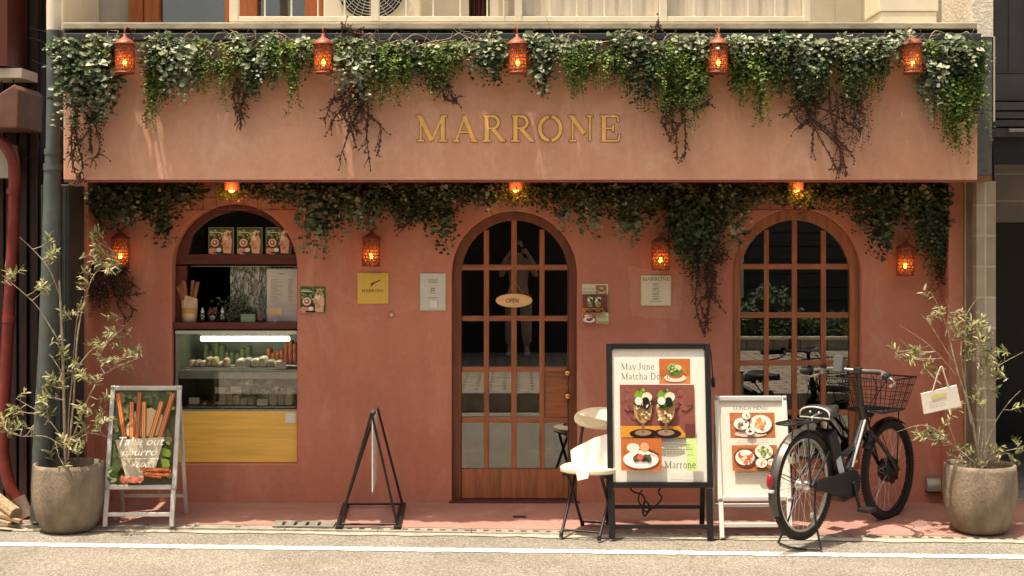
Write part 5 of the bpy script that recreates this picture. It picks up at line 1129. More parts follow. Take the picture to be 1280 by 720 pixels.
for i, (px, py, w_, lb) in enumerate(((298,457,13,'white price card before the nutty slices in the upper tray'), (349,458,15,'white price card at the end of the upper tray'), (240,502,12,'oval white price card before the small dark cakes'), (273,489,11,'white price card held high over the pale rolls, first of a pair'), (293,488,12,'white price card held high over the pale rolls, second of a pair'), (326,504,13,'white price card low before the wrapped grey rolls'))):
    c_ = Vector((Wx(px), YS+.062 if py < 470 else YS+.052, Wz(py)))
    if i == 0:
        cd = thing('price_card', lb, 'price card', c_, 0, 'price cards in the showcase'); q = MB(); q.box(c_.x-.036, c_.x+.036, c_.y-.0015, c_.y+.0015, c_.z-.022, c_.z+.022); q.build('card', M('card_white', (.82,.76,.58), .6, var=.06), cd)
        q = MB(); q.tube([c_+Vector((0,.004,-.045)), c_+Vector((0,.004,0))], .002, 5); q.build('stem', SILVER, cd)
    else: dup(cd, c_, lb)
# ================================================================ A-boards
def aboard(name, label, cx, cy, rz, W, H, D, zp0, fm, legm, group=None, rounded=.012, fw=.03, leg=.028):
    """folding pavement sign: local coords, front towards -y; front frame leans from y=-D/2 at the foot to y=0 at the top."""
    zg = gz(cx, cy)
    t = thing(name, label, 'sign', (cx, cy, zg), rz, group)
    f = lambda u, h, o=0.0: Vector((u, -D/2*(1-h/H)-o, h))
    rr = lambda u, h, o=0.0: Vector((u, D/2*(1-h/H)+o, h))
    nrm = Vector((0, -H, -0.0)).normalized()
    for sx in (-1, 1): q = MB(); q.bar(f(sx*(W/2-fw/2), zp0-.002), f(sx*(W/2-fw/2), H), fw, .024, 0, (0,1,0)); q.build('frame_side', fm, t, local=True, bevel=.005)
    for h in (zp0+fw/2-.002, H-fw/2): q = MB(); q.bar(f(-W/2+fw+.001, h), f(W/2-fw-.001, h), .026, fw, 0, (0,0,1)); q.build('frame_rail', fm, t, local=True, bevel=.005)
    if fm is not BLACKM:
        for sx in (-1, 1):
            for h in (zp0+.012, H-.012): q = MB(); q.lathe([(.001,-.015),(.012,-.0145),(.014,.0)], f(sx*(W/2-.014), h, .002), 10, axis='y'); q.build('corner_cap', M('corner_plastic', (.42,.41,.37), .4), t, local=True)
    for sx in (-1, 1):
        q = MB(); q.bar(f(sx*(W/2-leg/2-.004), 0.0), f(sx*(W/2-leg/2-.004), zp0-.004), leg, .022, 0, (0,1,0)); q.build('leg', legm, t, local=True, bevel=.003)
        q = MB(); q.bar(rr(sx*(W/2-leg/2-.006), 0.0), rr(sx*(W/2-leg/2-.006), H-.02), leg*.8, .02, 0, (0,1,0)); q.build('rear_leg', legm, t, local=True, bevel=.003)
    q = MB(); q.bar(f(-W/2+leg, .075, -.004), f(W/2-leg, .075, -.004), .016, .026); q.build('crossbar', legm, t, local=True, bevel=.003)
    q = MB(); q.bar(rr(-W/2+leg, .13), rr(W/2-leg, .13), .016, .024); q.build('crossbar', legm, t, local=True, bevel=.003)
    # back panel
    q = MB(); a = f(-W/2+.01, zp0+.006, -.012); b_ = f(W/2-.01, zp0+.006, -.012); c_ = f(W/2-.01, H-.01, -.012); d_ = f(-W/2+.01, H-.01, -.012)
    o3 = Vector((0, .004, 0)); q.add([a, b_, c_, d_, a+o3, b_+o3, c_+o3, d_+o3], [(0,1,2,3),(7,6,5,4),(0,4,5,1),(1,5,6,2),(2,6,7,3),(3,7,4,0)]); q.build('back_panel', BLACKP, t, local=True)
    V = (f(0, H)-f(0, zp0)); hh = V.length; pw, ph = W-2*fw+.006, hh-2*fw+.008
    O = f(-pw/2, zp0+fw-.004, -.006)
    return t, Sheet(O, (1,0,0), V), pw, ph
X = (173.5-648)/194
t, s, w_, h_ = aboard('pavement_sign', 'silver framed pavement sign showing a paper cone of churros, reading Take out churro', X, -.525, 0, .465, .885, .42, .232, ALU, ALU)
s.rect(0, 0, w_, h_, (96,100,62)); s.speck(0, 0, w_, h_, [(84,92,52),(110,116,70),(72,80,48),(132,134,90),(118,120,80),(150,150,106),(64,76,40)], 150, .012, .04)
s.speck(w_*.8, h_*.1, w_, h_*.5, [(150,170,70),(128,152,60)], 6, .015, .035)
def stick(u0, v0, u1, v1, wd, c1, c2, c3):
    d_ = Vector((u1-u0, v1-v0)).normalized(); n_ = Vector((-d_.y, d_.x))
    for k, cc in enumerate((c3, c1, c2, c1, c2, c3)):
        o1 = (k/6-.5)*wd; o2 = ((k+1)/6-.5)*wd
        s.poly([(u0+n_.x*o1, v0+n_.y*o1), (u0+n_.x*o2, v0+n_.y*o2), (u1+n_.x*o2, v1+n_.y*o2), (u1+n_.x*o1, v1+n_.y*o1)], cc)
s.poly([(w_*.16,h_*.5),(w_*.85,h_*.5),(w_*.80,h_*.72),(w_*.62,h_*.80),(w_*.36,h_*.76)], (206,176,132))
stick(w_*.24, h_*.42, w_*.07, h_*.95, w_*.085, (186,98,42), (224,142,74), (120,60,28)); stick(w_*.34, h_*.42, w_*.30, h_*.86, w_*.08, (190,106,48), (232,160,92), (136,70,34)); stick(w_*.42, h_*.42, w_*.42, h_*.96, w_*.085, (160,84,38), (206,124,64), (112,58,30)); stick(w_*.53, h_*.42, w_*.50, h_*.86, w_*.08, (206,128,66), (238,176,108), (150,84,44))
stick(w_*.62, h_*.42, w_*.78, h_*.86, w_*.085, (196,112,50), (236,168,98), (140,74,38)); stick(w_*.76, h_*.42, w_*.95, h_*.95, w_*.09, (178,92,42), (214,132,76), (122,62,32))
s.poly([(w_*.08,h_*.46),(w_*.86,h_*.49),(w_*.72,h_*.10),(w_*.30,h_*.05)], (188,176,146)); s.poly([(w_*.08,h_*.46),(w_*.34,h_*.40),(w_*.42,h_*.06),(w_*.30,h_*.05)], (196,184,154)); s.poly([(w_*.60,h_*.48),(w_*.86,h_*.49),(w_*.72,h_*.10),(w_*.62,h_*.1)], (202,192,164))
for k in range(12): 
    v_ = h_*random.uniform(.03,.17); u_ = w_*random.uniform(.42,.75); stick(u_, v_, u_+w_*.28, v_+h_*random.uniform(-.03,.03), w_*.055, (188,94,46), (222,136,76), (128,60,32))
s.speck(w_*.2, 0, w_*.6, h_*.09, [(226,150,124),(206,116,92),(236,190,160),(190,90,66)], 30, .01, .026); s.speck(0, 0, w_*.2, h_*.2, [(84,110,44),(60,80,34),(180,180,140)], 14, .012, .03)
s.text('Take out', w_*.52, h_*.40, h_*.085, (255,253,244), w_*.72, 'c', 'sans', .3); s.text('churro', w_*.50, h_*.295, h_*.075, (255,253,244), w_*.54, 'c', 'sans', .3); s.lines(w_*.2, w_*.85, h_*.255, 1, .01, (236,230,214), .006, True); s.text('¥600', w_*.52, h_*.17, h_*.055, (240,236,222), w_*.3, 'c', 'sans', .3)
s.build('poster', LAMIN, t, local=True)
# big black stand
X = (822.5-648)/196.5
t, s, w_, h_ = aboard('pavement_sign', 'tall black framed pavement sign with the white May.June Matcha Dolce poster', X, -.84, 0, .66, 1.205, .40, .312, BLACKM, BLACKM, fw=.036, leg=.04)
s.rect(0, 0, w_, h_, (226,220,206)); matcha_design(s, w_*.80, h_*.855, w_*.085, h_*.085)
s.build('poster', LAMIN, t, local=True)
cdn = thing('extension_cable', 'black cord looped under the tall black framed sign', 'cord', P(806,640,-.75))
q = MB(); q.tube(catmull([P(786,607,-.85), P(792,615,-.8), P(802,618,-.8), P(806,625,-.8), P(803,637,-.8), P(806,645,-.8), P(812,638,-.8), P(822,630,-.8), P(827,622,-.8), P(823,615,-.8), P(828,607,-.85)], 6), .006, 6); q.tube(catmull([P(806,625,-.8), P(812,633,-.78), P(808,640,-.78), P(801,632,-.78), P(798,622,-.8), P(803,612,-.8)], 6), .005, 6)
q.build('cord_loop', BLACKP, cdn)
cdn = thing('power_plug', 'black plug hanging on its cord from the top of the tall black framed sign', 'plug', P(891,480,-.82))
q = MB(); q.tube(catmull([P(884,432,-.84), P(888,438,-.84), P(889.5,452,-.84), P(891,472,-.84)], 6), .004, 6); q.build('cord', BLACKP, cdn)
q = MB(); q.tube([P(891,471,-.84), P(891.5,476,-.84), P(892,484,-.84)], [.007,.014,.012], 8); q.build('plug_body', BLACKP, cdn)
# lunch menu sign
X = (941-648)/198
t, s, w_, h_ = aboard('pavement_sign', 'white framed pavement sign with two food pictures, headed LUNCH MENU', X, -.80, radians(1.5), .465, .862, .42, .222, M('white_frame', (.70,.67,.60), .4, var=.06), M('white_frame', (.70,.67,.60)))
s.rect(0, 0, w_, h_, (226,214,196)); s.text('LUNCH MENU', w_*.5, h_*.895, h_*.035, (104,88,66), w_*.52, 'c', 'sans')
for v0, k in ((.60,0),(.255,1)):
    u0, u1, v1 = w_*.17, w_*.87, h_*(v0+.265); s.rect(u0, h_*v0, u1, v1, (176,104,58)); s.speck(u0, h_*v0, u1, v1, [(168,98,54),(184,112,66)], 14, .02, .04)
    pw, ph = u1-u0, v1-h_*v0; cv = h_*v0
    if k == 0:
        s.ell(u0+.45*pw, cv+.16*ph, .36*pw, .13*ph, (206,186,158), 18); food_plate(s, u0+.68*pw, cv+.55*ph, .25*pw, [(226,170,104),(206,130,76),(236,196,140)], n=12); food_plate(s, u0+.25*pw, cv+.55*ph, .17*pw, [(150,110,84),(206,180,150),(110,84,60)], n=8); food_plate(s, u0+.36*pw, cv+.86*ph, .10*pw, [(196,120,60)], n=4); food_plate(s, u0+.43*pw, cv+.25*ph, .10*pw, [(60,40,30)], n=5)
    else:
        s.rect(u0+.12*pw, cv+.84*ph, u0+.5*pw, cv+.87*ph, (120,70,40)); food_plate(s, u0+.28*pw, cv+.52*ph, .25*pw, [(214,110,70),(236,196,150),(196,84,50),(240,220,190)], (110,60,44), n=14); food_plate(s, u0+.70*pw, cv+.74*ph, .20*pw, [(96,128,54),(150,170,90),(226,190,120)], n=9); food_plate(s, u0+.63*pw, cv+.30*ph, .13*pw, [(214,160,90)], n=4); food_plate(s, u0+.86*pw, cv+.32*ph, .10*pw, [(226,176,110)], n=4)
    s.lines(u0+.05*pw, u1-.1*pw, h_*(v0-.03), 3, .014, (160,146,122), .004, True)
s.build('poster', LAMIN, t, local=True)
# ================================================================ empty sign stand seen end-on
t = thing('sign_stand', 'black tubular A shaped stand holding a white board seen edge on', 'stand', (-.96, -.43, gz(-.96,-.43)))
zf = -.038; zr = -.007; yf, yr_ = -.74, -.14
af = Vector((P(464.5,517,yf).x, yf, P(0,516,yf).z)); ar = Vector((P(471.5,508,yr_).x, yr_, P(0,508,yr_).z))
ff = [Vector((P(px,0,yf).x, yf, zf+.012)) for px in (424,497)]; fr_ = [Vector((P(px,0,yr_).x, yr_, zr+.012)) for px in (432,503)]
for a_, b_ in ((af, ff[0]), (af, ff[1]), (ar, fr_[0]), (ar, fr_[1])): q = MB(); q.tube([a_, b_], .0085, 8); q.build('leg', BLACKM, t)
for a_, b_ in ((ff[0], fr_[0]), (ff[1], fr_[1])): q = MB(); q.bar(a_-Vector((0,.03,0)), b_+Vector((0,.03,.0)), .045, .022); q.build('foot_bar', BLACKM, t, bevel=.006)
for a_, b_ in ((ff[0]+Vector((0,.03,.01)), ff[1]+Vector((0,.03,.01))), (fr_[0]+Vector((0,-.03,.01)), fr_[1]+Vector((0,-.03,.01)))): q = MB(); q.tube([a_, b_], .008, 8); q.build('crossbar', BLACKM, t)
q = MB(); q.tube([af, ar], .011, 8); q.build('top_bar', SILVER, t)
q = MB(); xm = (af.x+ar.x)/2; q.add([Vector((af.x-.004, yf+.05, P(0,617,yf).z)), Vector((ar.x-.004, yr_-.05, P(0,617,yf).z)), Vector((ar.x-.004, yr_-.05, ar.z-.04)), Vector((af.x-.004, yf+.05, af.z-.05)), Vector((af.x+.004, yf+.05, P(0,617,yf).z)), Vector((ar.x+.004, yr_-.05, P(0,617,yf).z)), Vector((ar.x+.004, yr_-.05, ar.z-.04)), Vector((af.x+.004, yf+.05, af.z-.05))], [(0,1,2,3),(7,6,5,4),(0,4,5,1),(1,5,6,2),(2,6,7,3),(3,7,4,0)]); q.build('board', WHITEP, t)
q = MB()
for k in (.15,.85): a_ = af.lerp(ar, k); q.tube([a_, a_-Vector((0,0,.06))], .004, 6)
q.build('hook', SILVER, t)
# ================================================================ folding chair
ang = radians(-22)
t = thing('folding_chair', 'folding chair with cream round seat and backrest on crossed black legs', 'chair', (.455, -.86, gz(.455,-.86)), ang)
CHW = M('cream_vinyl', (.72,.63,.44), .45, var=.06, scale=8, coat=.1)
def oval(rx, ry, n=32, p=2.6): return [(abs(cos(a))**(2/p)*rx*(1 if cos(a) >= 0 else -1), abs(sin(a))**(2/p)*ry*(1 if sin(a) >= 0 else -1)) for a in [2*pi*i/n for i in range(n)]]
q = MB(); ov = oval(.185, .165); q.add([Vector((x_, y_, .395)) for x_, y_ in ov]+[Vector((x_, y_, .43)) for x_, y_ in ov], [tuple(range(31,-1,-1)), tuple(range(32,64))]+[(i, (i+1) % 32, 32+(i+1) % 32, 32+i) for i in range(32)]); q.build('seat', CHW, t, local=True, bevel=.010, seg=3)
q = MB(); ov = oval(.180, .072, p=2.3)
def bk(x_, z_, o): return Vector((x_, .20+.035-(x_/.18)**2*.045+o+.1*z_, .70+z_))
q.add([bk(x_, z_, 0) for x_, z_ in ov]+[bk(x_, z_, .03) for x_, z_ in ov], [tuple(range(31,-1,-1)), tuple(range(32,64))]+[(i, (i+1) % 32, 32+(i+1) % 32, 32+i) for i in range(32)]); q.build('backrest', CHW, t, local=True, bevel=.009, seg=3)
for sx_ in (-1, 1):
    q = MB(); q.tube([(sx_*.125, -.19, .012), (sx_*.135, .13, .40), (sx_*.13, .225, .64), (sx_*.12, .245, .70)], .0105, 8); q.build('front_leg', BLACKM, t, local=True)
    q = MB(); q.tube([(sx_*.112, .17, .012), (sx_*.112, -.12, .395)], .0105, 8); q.build('rear_leg', BLACKM, t, local=True)
q = MB(); q.tube([(-.125,-.165,.045),(.125,-.165,.045)], .007, 8); q.build('crossbar', BLACKM, t, local=True)
q = MB(); q.tube([(-.112,.15,.04),(.112,.15,.04)], .007, 8); q.build('crossbar', BLACKM, t, local=True)
q = MB()
for sx_ in (-1, 1): q.bar((sx_*.13,-.14,.385), (sx_*.13,.14,.385), .018, .018)
q.build('seat_bracket', BLACKM, t, local=True)
for sx_ in (-1, 1):
    for y_, x_ in ((-.192,.125),(.172,.112)): q = MB(); q.tube([(sx_*x_, y_, 0), (sx_*x_, y_*.97, .03)], .014, 8); q.build('rubber_foot', RUBBER, t, local=True)
pb = thing('paper_bag', 'white paper sheet propped on the folding chair against the black sign', 'paper', P(740,575,-.86))
q = MB(); rows = []
for i in range(9):
    u = i/8; top = (563-17*u-6*sin(u*2.2)); bot = 588+4*(1-u)
    rows.append((P(713+52*u, top, -.90+.10*u), P(716+47*u, bot, -.96+.10*u)))
A = [a_.lerp(b_, 0)+Vector((0,.01*sin(i*1.7),0)) for i, (a_, b_) in enumerate(rows)]; Mi = [a_.lerp(b_, .5)+Vector((0,.02*sin(i*2.1),0)) for i, (a_, b_) in enumerate(rows)]; Bv = [b_ for a_, b_ in rows]
q.quadstrip(A, Mi, 0, True); q.quadstrip(Mi, Bv, 0, True); q.build('front_sheet', M('white_paper', (.80,.76,.68), .8, var=.03), pb)
q = MB(); q.add([P(720,590,-1.03), P(737,588,-1.03), P(735,598,-1.04), P(722,601,-1.04)], [(0,1,2,3)]); q.build('folded_corner', M('white_paper', (.80,.76,.68)), pb)
# ================================================================ bicycle (local: x forward from the rear axle, y to its left, z up from the road)
rx_, ry_ = 1.735, -1.22
fx_, fy_ = 2.44, -.455
head = atan2(fy_-ry_, fx_-rx_)
bike = thing('bicycle', 'black electric city bicycle with wire front basket parked on its stand against the window', 'bicycle', (rx_, ry_, -.052), head)
WB = 1.06; RW_ = .33; RZ = .378; FZ = .345
def loc(mb, name, m, par=bike, **k): return mb.build(name, m, par, local=True, **k)
def ring(mb, c, r, tr, n=48, k=10, flat=1.0): mb.tube([(c[0]+r*cos(a), c[1], c[2]+r*sin(a)) for a in [2*pi*i/n for i in range(n)]], tr, k, closed=True)
for wi, (cx_, cz_, hubr) in enumerate(((0, RZ, .028), (WB, FZ, .075))):
    c_ = (cx_, 0, cz_)
    q = MB()
    for a in [2*pi*i/32 for i in range(32)]:
        s_ = 1 if int(a*16/pi) % 2 else -1; o_ = .5*(1 if int(a*8/pi) % 2 else -1); hr = hubr*.85
        q.tube([(cx_+hr*cos(a+o_*1.2), s_*.028, cz_+hr*sin(a+o_*1.2)), (cx_+.285*cos(a), 0, cz_+.285*sin(a))], .0014, 4, caps=False)
    w_ = loc(q, 'wheel', SILVER)
    q = MB(); ring(q, c_, RW_-.024, .025); 
    for i in range(96):
        a = 2*pi*i/96
        for sd in (-1, 1):
            p_ = Vector((cx_+(RW_-.006)*cos(a), sd*.012, cz_+(RW_-.006)*sin(a))); d_ = Vector((cos(a), sd*.5, sin(a))).normalized(); q.bar(p_, p_+d_*.008, .009, .012)
    loc(q, 'tyre', RUBBER, w_)
    q = MB(); q.lathe([(.272,-.011),(.292,-.013),(.292,.013),(.272,.011),(.272,-.011)], c_, 48, axis='y'); loc(q, 'rim', M('rim_alloy', (.55,.53,.48), .35, metal=.8) if wi == 0 else BLACKM, w_)
    q = MB(); hw = .04
    if wi == 0: q.lathe([(.001,-.05),(.02,-.05),(.045,-.03),(.03,-.02),(.022,0),(.03,.02),(.038,.03),(.02,.05),(.001,.05)], c_, 16, axis='y')
    else:
        q.lathe([(.001,-.05),(.03,-.05),(.075,-.038),(.082,0),(.075,.038),(.03,.05),(.001,.05)], c_, 20, axis='y')
        for i in range(8): a = 2*pi*i/8; q.ball((cx_+.075*cos(a), -.03, cz_+.075*sin(a)), .017, 0, 6, 4)
    loc(q, 'hub', SILVER if wi == 0 else BLACKM, w_)
    q = MB(); q.box(cx_+.10-.012, cx_+.10+.012, -.006, .006, cz_-.20-.016, cz_-.20+.016); loc(q, 'spoke_reflector', WHITEP, w_, bevel=.003) if wi == 0 else None
    # mudguard
    q = MB(); R_ = RW_+.022; a0, a1 = (radians(20), radians(205)) if wi == 0 else (radians(55), radians(150))
    A = []; Bq = []; Cq = []
    for i in range(25):
        a = a0+(a1-a0)*i/24; A.append(Vector((cx_+(R_-.012)*cos(a), -.030, cz_+(R_-.012)*sin(a)))); Bq.append(Vector((cx_+R_*cos(a), 0, cz_+R_*sin(a)))); Cq.append(Vector((cx_+(R_-.012)*cos(a), .030, cz_+(R_-.012)*sin(a))))
    q.quadstrip(A, Bq, 0, True); q.quadstrip(Bq, Cq, 0, True)
    mg = loc(q, 'mudguard', M('mudguard_grey', (.11,.105,.09), .3, metal=.6) if wi == 0 else BLACKM)
    q = MB()
    for sd in (-1, 1):
        for aa in ((160, 95) if wi == 0 else (120,)): q.tube([(cx_, sd*.055, cz_), (cx_+(R_-.01)*cos(radians(aa)), sd*.033, cz_+(R_-.01)*sin(radians(aa)))], .003, 5)
    loc(q, 'stay', BLACKM, mg)
BBx, BBz = .47, .335; HDb = Vector((.735,0,.665)); HDt = Vector((.705,0,.80)); STt = Vector((.265,0,.70))
FRM = M('frame_black', (.016,.016,.015), .25, var=.1, coat=.5)
q = MB()
q.tube([(BBx,0,BBz),(.60,0,.49),HDb.lerp(HDt,.25)], [.03,.03,.028], 14); q.tube([HDb, HDt], .024, 14)
q.tube([(BBx-.03,0,BBz),STt], .019, 12); q.tube([(.64,0,.555),(.45,0,.50),(.36,0,.50)], [.02,.018,.016], 10)
for sd in (-1, 1):
    q.tube([(BBx-.03,sd*.04,BBz),(.25,sd*.055,RZ-.02),(0,sd*.062,RZ)], .012, 8); q.tube([(.30,sd*.018,.60),(.16,sd*.052,.50),(0,sd*.062,RZ)], .010, 8)
frame = loc(q, 'frame', FRM)
q = MB(); q.tube([(.545,-.026,.425),(.71,-.026,.71)], .009, 8); loc(q, 'highlight_trim', M('silver_trim', (.6,.58,.52), .3, metal=.6), frame)
q = MB(); q.box(.56, .60, -.034, -.026, .45, .467); loc(q, 'name_badge', M('orange_badge', (.6,.3,.06), .4), frame)
q = MB(); q.box(-.005, .085, -.06, .06, -.20, .20, 0, Matrix.Translation((.335,0,.50)) @ Matrix.Rotation(radians(-24), 4, 'Y') @ Matrix.Translation((-.04,0,0)))
bt_ = loc(q, 'battery', BLACKP, bevel=.012)
q = MB(); q.box(-.004, .055, -.0625, -.0605, -.15, .02, 0, Matrix.Translation((.335,0,.50)) @ Matrix.Rotation(radians(-24), 4, 'Y') @ Matrix.Translation((-.04,0,0))); loc(q, 'battery_label', M('label_blue', (.42,.5,.48), .4), bt_)
q = MB(); q.prism([(.36,.27),(.42,.22),(.52,.23),(.56,.30),(.55,.40),(.48,.43),(.39,.40)], -.05, .05); loc(q, 'motor_unit', BLACKP, bevel=.012)
q = MB(); q.prism([(.03,RZ-.035),(.09,RZ-.045),(.36,.275),(.45,.245),(.52,.25),(.56,.30),(.565,.36),(.53,.41),(.46,.43),(.38,.415),(.10,RZ+.035),(.04,RZ+.03)], -.078, -.060); loc(q, 'chain_case', M('chaincase_black', (.012,.011,.010), .55), bevel=.006)
q = MB(); q.tube([(BBx,-.082,BBz),(BBx+.03,-.105,BBz-.155)], [.014,.011], 8); q.tube([(BBx,-.05,BBz),(BBx,-.09,BBz)], .018, 10); c1 = loc(q, 'crank', BLACKM)
q = MB(); q.box(BBx-.02, BBx+.075, -.20, -.115, BBz-.17, BBz-.145); loc(q, 'pedal', BLACKP, c1, bevel=.004)
q = MB(); q.tube([(BBx,.06,BBz),(BBx-.03,.085,BBz+.155)], [.014,.011], 8); c2 = loc(q, 'crank', BLACKM)
q = MB(); q.box(BBx-.075, BBx+.02, .095, .18, BBz+.145, BBz+.17); loc(q, 'pedal', BLACKP, c2, bevel=.004)
# saddle
q = MB(); q.tube([STt, STt+Vector((-.025,0,.09))], .0135, 10); loc(q, 'seat_post', SILVER)
prof = [(.0,-.135,.095),(.02,-.13,.115),(.08,-.05,.12),(.14,0,.085),(.19,.0,.045),(.25,0,.028),(.285,0,.012)]
A = []; top = []
q = MB(); rows = []
for i, (u, _z, hw) in enumerate([(0,0,.105),(.02,0,.122),(.07,0,.125),(.12,0,.095),(.17,0,.055),(.22,0,.036),(.255,0,.020)]):
    row = []
    for j in range(13):
        a = pi*j/12; row.append(Vector((.14+u, hw*cos(a), .785+(.066 if i < 3 else .05)*sin(a)**.55-(.01 if i == 0 else 0))))
    rows.append(row)
for i in range(len(rows)-1): q.quadstrip(rows[i], rows[i+1], 0, True)
for row in (rows[0], rows[-1]): q.add(row, [tuple(range(13))])
sd_ = loc(q, 'saddle', M('saddle_dark', (.022,.021,.018), .6, var=.2))
q = MB(); ed = [r_[0]+Vector((0,.002,-.004)) for r_ in rows]+[r_[-1]+Vector((0,-.002,-.004)) for r_ in rows[::-1]]; q.tube([p_+Vector((-.003,0,0)) for p_ in rows[0]], .0055, 6, closed=True); loc(q, 'saddle_piping', M('piping_cream', (.6,.56,.46), .5), sd_)
q = MB()
for y_ in (-.03,.03): q.ball((.136,y_,.808), .009)
loc(q, 'saddle_rivet', SILVER, sd_)
q = MB()
for sg in (-1, 1):
    for z0 in range(5): q.tube([(.19+.022*cos(a), sg*.05+.022*sin(a), .755+.01*z0) for a in [2*pi*i/12 for i in range(12)]], .003, 5, closed=True)
loc(q, 'saddle_spring', BLACKM, sd_)
# rear carrier
q = MB(); zc = RZ+RW_+.06
q.tube(catmull([(.20,-.06,zc),(.0,-.065,zc),(-.20,-.06,zc),(-.235,0,zc),(-.20,.06,zc),(.0,.065,zc),(.20,.06,zc)], 4), .007, 7)
for x_ in (-.16,-.06,.04,.14): q.tube([(x_,-.062,zc),(x_,.062,zc)], .005, 6)
for sg in (-1, 1): q.tube([(-.05,sg*.065,zc),(-.02,sg*.068,RZ+.02)], .006, 6); q.tube([(.20,sg*.06,zc),(.25,sg*.02,.68)], .006, 6)
q.tube(catmull([(-.19,-.06,zc),(-.215,-.06,zc-.05),(-.205,-.05,zc-.12)],4), .005, 6)
rk = loc(q, 'carrier', BLACKM)
q = MB(); q.tube(catmull([(.02,-.05,zc+.004),(.03,-.05,zc+.03),(.12,-.05,zc+.04),(.2,-.05,zc+.03)],4), .005, 6); loc(q, 'carrier_clip', SILVER, rk)
# tail light and white reflector on the guard
al = radians(178); pt_ = Vector((-(RW_+.03), 0, RZ+.03))
q = MB(); q.ball(pt_+Vector((-.010,0,.035)), .026, 0, 12, 8, (.6,.85,1.7)); loc(q, 'tail_light', M('red_lens', (.33,.008,.012), .2, coat=.4))
q = MB(); q.box(pt_.x-.02, pt_.x+.005, -.025, .025, pt_.z-.03, pt_.z-.012); loc(q, 'rear_reflector', WHITEP, bevel=.004)
# stand
q = MB(); q.tube(catmull([(.02,-.075,RZ),(.0,-.085,.20),(-.04,-.15,.012)], 4), .007, 7); q.tube(catmull([(.02,.075,RZ),(.0,.085,.20),(-.04,.15,.012)], 4), .007, 7); q.tube(catmull([(-.04,-.15,.012),(-.09,-.05,.010),(-.09,.05,.010),(-.04,.15,.012)],4), .007, 7); loc(q, 'kickstand', BLACKM)
# rear derailleur block / lock
q = MB(); q.box(-.05, .03, .045, .075, RZ+.13, RZ+.17); q.tube([(.03*cos(a)-.0, .06, RZ+.16+.03*sin(a)) for a in [2*pi*i/14 for i in range(14)]], .006, 6, closed=True); loc(q, 'wheel_lock', SILVER)
# fork, stem, bar
q = MB(); q.tube([HDb+Vector((.008,0,-.01)), HDb+Vector((.012,0,-.05))], .022, 10)
for sg in (-1, 1): q.tube(catmull([HDb+Vector((.012,sg*.045,-.045)), (.86,sg*.05,.55), (.99,sg*.055,.43), (WB,sg*.058,FZ)], 5), [.016-.006*i/15 for i in range(16)], 8)
q.bar(HDb+Vector((.012,-.055,-.045)), HDb+Vector((.012,.055,-.045)), .03, .03); loc(q, 'fork', FRM)
BAR = Vector((.665,0,1.03))
q = MB(); q.tube([HDt, Vector((.672,0,.99)), BAR], .0145, 10); q.box(BAR.x-.02, BAR.x+.02, -.025, .025, BAR.z-.02, BAR.z+.02); loc(q, 'stem', M('stem_dark', (.05,.05,.045), .4, metal=.5), bevel=.004)
for sg in (-1, 1):
    pass
q = MB(); hb = catmull([(.47,-.29,1.02),(.54,-.275,1.025),(.63,-.18,1.035),BAR+Vector((.01,-.06,0)),BAR+Vector((.01,.06,0)),(.63,.18,1.035),(.54,.275,1.025),(.47,.29,1.02)], 5); q.tube(hb, .0115, 9); hbar = loc(q, 'handlebar', M('bar_alloy', (.36,.35,.32), .45, metal=.8))
for sg in (-1, 1):
    q = MB(); q.tube([(.60,sg*.235,1.03),(.565,sg*.268,1.027),(.47,sg*.29,1.02),(.455,sg*.293,1.019)], [.015,.017,.018,.013], 10); loc(q, 'grip', RUBBER, hbar)
    q = MB(); q.tube(catmull([(.60,sg*.235,1.02),(.62,sg*.26,.995),(.57,sg*.31,.975),(.49,sg*.325,.965)], 4), [.008]*10+[.0095]*3, 7); q.box(.585, .62, sg*.22-.014, sg*.22+.014, 1.0, 1.04); loc(q, 'brake_lever', SILVER, hbar, bevel=.002)
q = MB(); q.box(-.02, .02, -.034, .034, -.055, .055, 0, Matrix.Translation((.60,.10,1.07)) @ Matrix.Rotation(radians(12), 4, 'Y')); loc(q, 'control_panel', M('grey_plastic', (.09,.09,.08), .4), hbar, bevel=.006)
q = MB(); q.tube([(.60,.215,1.04),(.60,.215,1.062)], [.022,.018], 12); loc(q, 'bell', BLACKM, hbar)
q = MB()
for a_ in ([(.62,-.2,1.0),(.74,-.16,.97),(.80,-.06,.86),(.78,-.02,.68)],[(.62,.2,1.0),(.75,.14,.98),(.80,.05,.86),(.77,.02,.68)],[(.64,-.12,1.01),(.73,-.1,.90),(.70,-.04,.78)]): q.tube(catmull(a_, 6), .0035, 5)
loc(q, 'brake_cable', BLACKP, hbar)
q = MB(); q.tube(catmull([(.70,.03,.78),(.66,.035,.58),(.58,.035,.44),(.50,.04,.36)], 6), .004, 5); q.tube(catmull([(.70,-.03,.78),(.76,-.045,.62),(.92,-.062,.50),(1.04,-.066,.40)], 6), .004, 5); loc(q, 'gear_cable', BLACKP, frame)
# headlight under the basket
q = MB(); q.lathe([(.001,-.03),(.022,-.028),(.032,.02),(.028,.03),(.001,.032)], (.80,0,.745), 14, axis='x'); loc(q, 'headlight', BLACKP)
